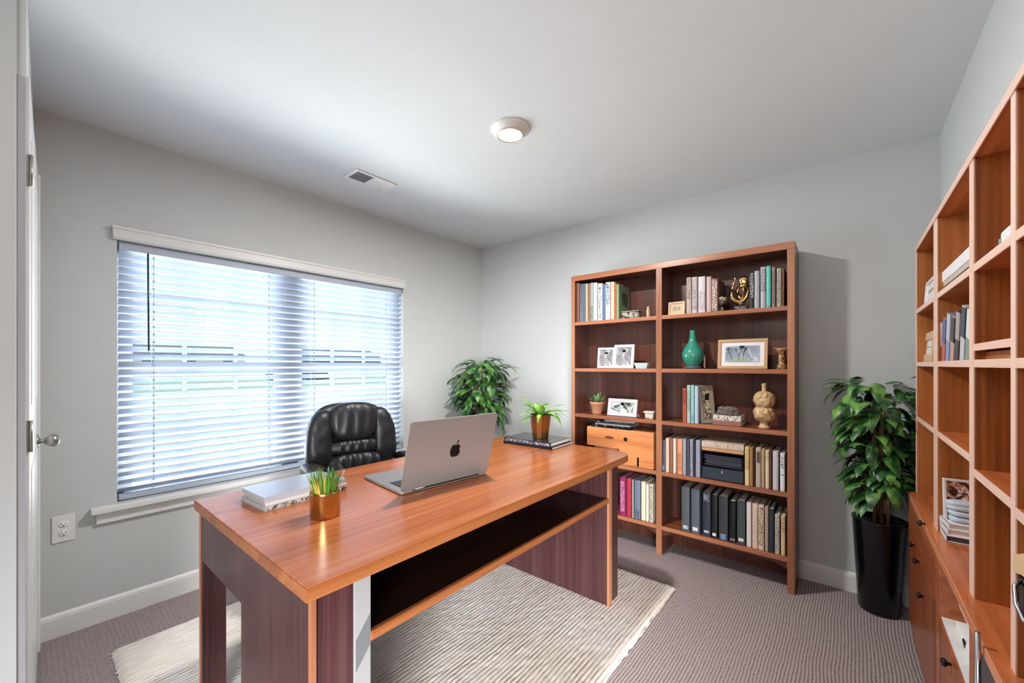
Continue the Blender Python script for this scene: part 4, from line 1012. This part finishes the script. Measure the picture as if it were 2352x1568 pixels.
# beige knotted sculpture
x, y, z = spot(1755, 2, .055)
e = empty('sculpture', (x, y, z), .2, 'beige gourd-shaped knotted sculpture on the third shelf', 'sculpture')
hs = zat(880, x, y) - z
def knot(sc):
    def f(q, u):
        a = math.atan2(q.y, q.x)
        k = .0035 * math.sin(6 * a + 5 * noise.noise(Vector((q.z * 30, a, sc)))) + .003 * noise.noise(Vector((q.x * 60, q.y * 60, q.z * 60 + sc)))
        r = math.hypot(q.x, q.y) + 1e-6; g = 1 + k / r * min(1, r / .03); q.x *= g; q.y *= g; return q
    return f
ms = mat('carved_beige', (200, 168, 122), .42)
b = MB(); b.pillow((0, 0, .168), (.052, .052, .052), 2.3, 24, knot(1)); b.build('upper_knot', ms, e)
b = MB(); b.pillow((0, 0, .086), (.054, .054, .048), 2.3, 24, knot(9)); b.build('lower_knot', ms, e)
b = MB(); b.lathe([(0, 0), (.028, 0), (.032, .006), (.028, .014), (.022, .02), (.023, .045)], n=24, cap=False); b.build('foot', ms, e)
b = MB(); b.lathe([(.02, .208), (.012, .222), (.012, hs - .012), (.014, hs - .004), (.009, hs)], n=16); b.build('topknot', ms, e)

# paper tray with flat books on top (tray shelf)
yl, yr = on_x(1611, XK), on_x(1709, XK); z = SH[3]
e = empty('paper_tray', (XK, (yl + yr) / 2, z), 0, 'black two-level paper tray full of dark papers, centre of its shelf', 'paper tray')
wt = yl - yr - .004; zt = zat(1039, XK, (yl + yr) / 2) - z
b = MB(); b.box(0, .2, -wt / 2, -wt / 2 + .005, 0, zt); b.box(0, .2, wt / 2 - .005, wt / 2, 0, zt); b.box(0, .2, -wt / 2, wt / 2, zt - .005, zt); b.box(0, .2, -wt / 2, wt / 2, .078, .083); b.build('tray_shell', M_BLACKG, e)
b = MB(); b.box(-.003, .195, -wt / 2 + .002, wt / 2 - .002, 0.001, .074, .006); o = b.build('drawer', mat('slate_plastic', (52, 60, 70), .25), e)
b = MB(); b.pillow((-.006, 0, .05), (.004, .005, .012), 2.5, 6); b.build('drawer_pull', M_CHROME, o)
b = MB(); rng = random.Random(2); q = .085
while q < zt - .03:
    t = rng.uniform(.004, .009); b.box(rng.uniform(.004, .014), .19, -wt / 2 + .012, wt / 2 - rng.uniform(.008, .03), q, q + t * .7, .001); q += t
b.build('papers', mat('dark_papers', (70, 70, 82), .4), e)
zb = z + zt
for i, (t, c_, lb) in enumerate(((.022, (206, 150, 108), 'orange-tan book lying flat on the black paper tray'), (.038, (214, 196, 174), 'thick cream book lying on top of the orange-tan one'))):
    b = MB(); b.box(0, .2, -wt / 2, wt / 2, 0, .003, .0006); b.box(0, .2, -wt / 2, wt / 2, t - .003, t, .0006); b.box(0, .004, -wt / 2, wt / 2, 0, t, .001)
    cov = b.build('book', mat('flatcover_%d' % i, c_, .4), None, (XK, (yl + yr) / 2, zb + .0005)); tag(cov, lb, 'book')
    p = MB(); p.box(.004, .197, -wt / 2 + .003, wt / 2 - .003, .003, t - .003); p.build('pages', M_PAPER, cov)
    if i: p = MB(); p.box(-.0006, 0, -wt / 2 + .01, wt / 2 * .9, .008, t - .008); p.build('spine_lettering', scribble('cream_marks', (214, 196, 174), (130, 104, 84), 110, .54), cov)
    zb += t

# orange wood storage box with dark magazines on the left bay
yl, yr = on_x(1348, BXF + .01), on_x(1501, BXF + .01); z = SH[3]
zbx = zat(986, BXF, (yl + yr) / 2) - z
e = empty('storage_box', (BXF + .01, (yl + yr) / 2, z), 0, 'light orange wooden desk box with slot and knob in the left bay', 'storage box')
wbx = yl - yr
b = MB(); b.box(0, .2, -wbx / 2, wbx / 2, .11, zbx, .004); b.box(0.0, .2, -wbx / 2, wbx / 2 * -.02, .001, .112, .004); b.box(.12, .2, -wbx * .01, wbx / 2, .001, .112, .003); b.build('body', wood('orange_box_wood', (190, 112, 62), (216, 138, 86), (228, 156, 104), 'y', .4, 30), e)
b = MB(); b.pillow((-.001, .07, zbx * .74), (.003, .032, .009), 3, 6); b.build('slot', mat('slot_brown', (110, 64, 36), .4), e)
b = MB(); b.lathe([(0, 0), (.014, 0), (.013, .006), (.006, .010), (0, .011)][::-1], c=(0, -.055, zbx * .74), n=18, mtx=Matrix.Rotation(-PI / 2, 4, 'Y')); b.build('knob', M_BLACKG, e)
b = MB(); b.box(-.006, .0, -.135, -.100, .012, .075, .002); b.build('latch_plate', mat('latch_orange', (206, 140, 84), .4), e)
b = MB(); b.box(-.0015, .0, -.152, -.140, .006, .07); b.build('latch_gap', M_BLACKG, e)
zm = z + zbx + .0005
for i, (lb, c_, t, dy, wd, rz, xo) in enumerate((('black folder at the bottom of the pile on the orange box', (24, 24, 28), .020, .045, .31, .0, .0), ('silver-grey magazine in the middle of the pile on the orange box', (150, 148, 146), .010, .03, .27, .03, .004), ('black magazine with pale print, upper of the orange box pile', (56, 56, 60), .014, .035, .26, -.02, .012), ('silver folder on top of the pile on the orange box', (170, 164, 158), .012, .04, .23, .02, .03))):
    b = MB(); b.box(0, .17, -wd / 2, wd / 2, 0, t, .002); o = b.build('magazine', scribble('mag_%d' % i, c_, tuple(max(0, v - 60) if v > 100 else v + 90 for v in c_), 40, .6, .2), None, (BXF + .012 + xo, (yl + yr) / 2 + dy - (.05 if i == 3 else 0) + .02, zm), (0, 0, rz)); tag(o, lb, 'magazine', 'magazines on the orange box'); zm += t + .0005
b = MB(); b.pillow((0, 0, .011), (.016, .02, .013), 2.4, 10, lambda q, u: q * (1 + .25 * noise.noise(q * 80))); tag(b.build('trinket', mat('bronze_trinket', (92, 74, 52), .3, metal=.6), None, (BXF + .035, (yl + yr) / 2 + .09, zm - .001)), 'small bronze lump lying on the magazine pile', 'trinket')
# ------------------------------------------------------------------ cherry wall unit on the right wall
RF, RB = -.250, YR + .004           # upper front plane, back plane
CF = -.228                          # counter front plane (sticks out a little)
RX1 = 2.68                          # its far end, near the tall plant
RX0 = 0.62                          # its near end, beside the camera
ZC = .672                           # counter top height
RTOP = 1.82
rc = empty('wall_unit', ((RX0 + RX1) / 2, (RF + RB) / 2, 0), 0, 'tall cherry wood wall unit with pale edges along the right wall', 'shelving unit')
rx, ry = rc.location.x, rc.location.y
def rbox(name, m, x0, x1, y0, y1, z0, z1, bev=.0012, par=None, label=None):
    b = MB(); b.box(x0 - rx, x1 - rx, y0 - ry, y1 - ry, z0, z1, bev); o = b.build(name, m, par or rc)
    if label: o['label'] = label
    return o
def xr(px, y=RF): return on_y(px, y)
DIV = [(RX1 - .02, RX1), (xr(2152), xr(2144)), (xr(2236), xr(2226)), (xr(2332), xr(2321)), (RX0 + .2, RX0 + .218), (RX0, RX0 + .02)]
for i, (x0, x1) in enumerate(DIV):
    s = rbox('upright_panel', M_CHER, x0, x1, RF - .003, RB, ZC if 0 < i < 5 else 0.0, RTOP - .02)
    rbox('pale_edging', M_CHEDGE, x0, x1, RF - .003, RF, ZC if 0 < i < 5 else .0, RTOP - .02, .0008, s)
s = rbox('top_board', M_CHERX, RX0, RX1, RF, RB, RTOP - .02, RTOP); rbox('pale_edging', M_CHEDGEX, RX0, RX1, RF, RF + .003, RTOP - .022, RTOP, .0008, s)
rbox('back_panel', M_CHER, RX0 + .02, RX1 - .02, RB, RB - .0 + .006, .05, RTOP - .02)
BAYS = [(DIV[k + 1][1], DIV[k][0]) for k in range(5)]
def rshelf(bay, z, t=.018, dep=None):
    x0, x1 = BAYS[bay]
    s = rbox('shelf', M_CHERX, x0, x1, RF - .003, RB + .006, z - t, z); rbox('pale_edging', M_CHEDGEX, x0, x1, RF - .003, RF, z - t - .001, z + .0005, .0008, s)
    return s
ZA, ZB = 1.527, 1.283
for bay in range(5): rshelf(bay, ZA); rshelf(bay, ZB)
rshelf(0, 1.033); rshelf(1, 1.033); rshelf(2, 1.004); rshelf(3, .995); rshelf(4, 1.0)
# thin false shelf with a small knob in the third bay
x0, x1 = BAYS[2]
s = rbox('drawer', M_CHER, x0, x1, RF - .02, RB + .006, ZB, ZB + .02)
rshelf(2, ZB + .040, .016)
b = MB(); b.pillow((xr(2277) - rx, RF - .012 - ry, ZB + .028), (.008, .008, .004), 2.2, 6); b.build('drawer_knob', M_BLACKG, s)
# counter
s = rbox('counter', M_CHERX, RX0, RX1, CF + .0, RB, ZC - .022, ZC, .002)
rbox('counter_edging', wood('counter_edge', (196, 120, 78), (214, 138, 96), (226, 154, 112), 'x', .3, 40), RX0, RX1, CF, CF + .004, ZC - .023, ZC + .0005, .0015, s)
# lower carcass
XD1 = on_y(2158, CF); XD0 = on_y(2150, CF)       # divider between first and second bays below
x2, x3 = on_y(2236, CF), on_y(2226, CF)
rbox('lower_upright', M_CHERX, XD1, XD0, CF, RB, .06, ZC - .022)
rbox('lower_upright', M_CHERX, x2, x3, CF, RB, .06, ZC - .022)
x4 = on_y(2332, CF); rbox('lower_upright', M_CHERX, x4, x4 + .02, CF, RB, .06, ZC - .022)
rbox('bottom_board', M_CHERX, RX0, RX1, CF - .008, RB, .05, .068)
rbox('plinth', M_CASE, RX0 + .02, RX1 - .03, CF - .03, RB, 0, .05)
def knob(px, py, par, yp):
    x = on_y(px, yp); z = zat(py, x, yp)
    b = MB(); b.lathe([(.004, 0), (.004, .006), (.010, .010), (.0115, .015), (.009, .020), (0, .022)], c=(x - rx, yp - ry, z), n=16, mtx=Matrix.Rotation(-PI / 2, 4, 'X')); b.build('knob', M_BLACKG, par)
DRW = wood('cherry_front_wood', (126, 62, 28), (160, 84, 42), (182, 104, 56), 'x', .3, 14)
d1 = rbox('drawer', DRW, XD0 + .002, RX1 - .002, CF - .016, CF + .002, .485, ZC - .024, .003)
d2 = rbox('cabinet_door', wood('cherry_door_wood', (118, 58, 28), (148, 78, 42), (168, 96, 56), 'z', .3, 14), XD0 + .002, RX1 - .002, CF - .016, CF + .002, .07, .481, .003)
rbox('carcass_side', M_CHER, RX1 - .02, RX1, CF - .004, RB, .05, ZC - .02)
knob(2125, 1203, d1, CF + .002)
for p in ((2112, 1290), (2122, 1370)): knob(p[0], p[1], d2, CF + .002)
knob(2101, 1252, d1, CF + .002)
# second bay below: open niche over a drawer with white top
d3 = rbox('drawer', MATS['cherry_door_wood'], x3 + .002, XD1 - .002, CF - .016, CF + .002, .07, .462, .003)
knob(2185, 1526, d3, CF + .002)
rbox('niche_board', mat('white_laminate', (222, 222, 220), .3), x3, XD1, CF - .004, RB + .006, .462, .470, .001, label='white laminate board inside the niche')
rbox('niche_back', M_CHER, x3, XD1, RB + .006, RB + .012, .47, ZC - .022)
# third bay below: dark glass door with upright steel handle
d4 = rbox('glass_door', mat('smoked_glass', (38, 41, 46), .08), x4 + .02, x2 - .002, CF - .012, CF - .004, .07, ZC - .026, .002, label='smoked glass door')
hx = on_y(2246, CF + .012)
b = MB(); b.tube([(hx - rx, CF + .012 - ry, .16), (hx - rx, CF + .012 - ry, zat(1452, hx, CF + .012))], .0048, 12)
for zz in (.2, .55): b.tube([(hx - rx, CF + .012 - ry, zz), (hx - rx, CF - .006 - ry, zz)], .003, 8)
b.build('bar_handle', M_CHROME, d4)
# fourth bay: cream topped drawer block with dark curved pull, standing out above the counter
x5, x6 = DIV[4][1], DIV[3][0]
b = MB(); prof = [(x6 - .002, .905), (x6 - .06, .928), (x6 - .16, .93), (x5 + .002, .93), (x5 + .002, .895), (x6 - .16, .895), (x6 - .05, .885), (x6 - .002, .872)]
vs = [(x - rx, RF + .003 - ry, z) for x, z in prof] + [(x - rx, RB + .006 - ry, z) for x, z in prof]; n = len(prof)
b.add(vs, [[i, (i + 1) % n, (i + 1) % n + n, i + n] for i in range(n)] + [list(range(n))[::-1], list(range(n, 2 * n))])
o = b.build('cream_shelf_front', mat('cream_wood', (224, 190, 146), .4), rc); o['label'] = 'cream curved ledge'
s = rbox('drawer', M_BLACKG, x5 + .002, x6 - .002, RF - .004, RB + .006, .80, .868, .004, label='glossy black drawer')
b = MB(); b.tube([(x6 - .012 - rx, RF - .004 - ry, .862), (x6 - .016 - rx, RF + .004 - ry, .850), (x6 - .04 - rx, RF + .007 - ry, .825), (x6 - .07 - rx, RF + .004 - ry, .810), (x6 - .08 - rx, RF - .004 - ry, .806)], .0038, 10); b.build('curved_pull', M_CHROME, s)

# ---- things on the wall unit
YI = RF - .035
def rframe(px0, px1, top, z, yin, fm, label, **k):
    yp = RF - yin; x1, x0 = on_y(px0, yp), on_y(px1, yp); xc = (x0 + x1) / 2
    return frame(xc, yp, z + .001, x1 - x0, zat(top, xc, yp) - z, PI + k.pop('turn', 0), fm, label, **k)
rframe(2127, 2150, 640, ZA, .012, M_FW, 'white frame with tiny grey picture on the upper far shelf of the cherry unit', matte=M_FW, art=A_GREY, border=.010, matw=.042, tiltd=4)
rframe(2109, 2144, 766, ZB, .03, M_FB, 'cream picture frame in the far bay of the cherry unit', matte=MATS['white_mat'], art=art('bronze_print', (60, 50, 44), (140, 120, 100), (206, 196, 180), 60), border=.035, matw=.03, tiltd=4)
# white-lidded document boxes in second bay
x1, x0 = on_y(2162, RF - .012), BAYS[1][0] + .004
bxs = empty('document_box', ((x0 + x1) / 2, RF - .058, ZA), 0, 'white-lidded document box over a dark tray, second bay of the cherry unit', 'box')
w_ = x1 - x0
b = MB(); b.box(-w_ / 2, w_ / 2, -.042, .045, .038, .075, .003); b.build('lid', M_WHITE, bxs)
b = MB(); b.box(-w_ / 2 + .01, w_ / 2, -.04, .042, .022, .0385, .002); b.build('middle_tray', mat('beige_tray', (196, 184, 168), .5), bxs)
b = MB(); b.box(-w_ / 2 + .01, w_ / 2, -.04, .042, 0.0005, .0225, .002); b.build('dark_tray', mat('dark_tray', (64, 58, 54), .4), bxs)
# white device third bay
x1, x0 = on_y(2284, RF - .008), BAYS[2][0] + .004
e = empty('router', ((x0 + x1) / 2, RF - .05, ZA), 0, 'white rounded router on the upper shelf of the third cherry bay', 'router')
b = MB(); b.pillow((0, 0, .021), ((x1 - x0) / 2, .038, .02), 6, 8); b.build('body', M_WHITE, e)
b = MB(); b.box((x1 - x0) / 2 - .03, (x1 - x0) / 2 - .02, .036, .040, .012, .022, .001); b.build('button', mat('button_grey', (150, 160, 170), .4), e)
# leaning magazines in second bay, shelf B
mc = [((150, 166, 204), (210, 205, 214), 'blue and lilac magazine leaning at the far end of the row in the cherry unit'), ((188, 108, 104), (90, 100, 140), 'red and pink magazine second in the leaning row'), ((132, 152, 188), (190, 196, 208), 'powder blue magazine third in the leaning row'), ((190, 160, 142), (60, 54, 52), 'tan magazine in the middle of the leaning row'),
      ((62, 54, 54), (170, 160, 156), 'dark brown magazine right of the tan one in the leaning row'), ((196, 200, 206), (60, 66, 80), 'white magazine with dark print in the leaning row'), ((128, 156, 140), (220, 224, 226), 'green and white magazine at the near end of the leaning row')]
xa, xb_ = on_y(2163, RF - .02), BAYS[1][0] + .012
for i, (c_, c2, lb) in enumerate(mc):
    hgt = .150 + .008 * (i % 3); th = (xa - xb_) / 10.5
    x = xa - (xa - xb_ - .06) * i / 6.6
    b = MB(); b.box(-th, 0, -.045, .045, 0, hgt, .0008); o = b.build('magazine', mat('magcov_%d' % i, c_, .3), None, (x, RF - .055, ZB + .001), (0, -.22, 0)); tag(o, lb, 'magazine', 'magazines leaning in the cherry unit')
    p = MB(); p.box(-th - .0003, .0003, -.0457, .0457, hgt * .45, hgt * .98, .0004); p.build('printed_panel', mat('magprint_%d' % i, c2, .3), o)
# photo on the counter, second bay
xc, yc = BAYS[1][1] - .06, RF - .045
rw = BAYS[1][1] - BAYS[1][0]
frame(BAYS[1][1] - .040, (RF + RB) / 2 - .004, ZC + .001, .096, .20, -PI / 2 + .1, M_FW, 'colourful photo in a silver frame on the cherry counter', art=art('colour_photo', (60, 40, 34), (172, 120, 96), (226, 208, 196), 26), border=.008, tiltd=5)
# stack of white books + folded cloth on counter
zq = ZC + .001; xs = on_y(2190, RF - .04)
for i, (t, lb) in enumerate(((.022, 'white book at the bottom of the stack on the cherry counter'), (.020, 'white book second from the bottom of the stack on the cherry counter'), (.018, 'white book directly under the folded grey cloth'))):
    b = MB(); b.box(-.08, .08, -.045, .05, 0, .0025, .0006); b.box(-.08, .08, -.045, .05, t - .0025, t, .0006); b.box(-.08, .08, .047, .05, 0, t, .0006)
    o = b.build('book', mat('white_cover', (232, 234, 238), .35), None, (xs - .02 + .006 * i, RF - .058 + .0, zq), (0, 0, .05 * i)); tag(o, lb, 'book', 'white books stacked on the cherry counter')
    p = MB(); p.box(-.077, .077, -.042, .047, .0025, t - .0025); p.build('pages', mat('dark_pages', (70, 72, 78), .6) if i == 0 else M_PAPER, o)
    zq += t
b = MB()
for k in range(4):
    b.pillow((0, 0, .011 + .017 * k), (.058 - .004 * k, .036, .0105), 3.4, 12, lambda q, u, k=k: Vector((q.x, q.y + .003 * math.sin(q.x * 60 + k), q.z + .002 * math.sin(q.x * 45 + k * 2))))
tag(b.build('folded_cloth', mat('pale_grey_cloth', (188, 198, 210), .8), None, (xs - .015, RF - .055, zq)), 'pale blue-grey folded cloth on the white books', 'cloth')
# white printer in the niche
e = empty('printer', (1.66, CF - .062, .4705), 0, 'white compact printer in the lower niche of the cherry unit', 'printer')
b = MB(); b.box(-.06, .16, -.03, .028, .06, .155, .01); b.box(-.06, .16, -.045, -.03, 0, .16, .006); b.box(-.06, .16, -.04, .034, 0, .018, .004); b.build('body', M_WHITE, e)
b = MB(); b.pillow((.04, .03, .125), (.035, .004, .014), 2.6, 8); b.build('display', mat('dark_display', (52, 58, 66), .2), e)
b = MB(); b.pillow((.04, .034, .012), (.018, .003, .009), 2.6, 8); b.build('tray_pull', M_BLACKG, e)
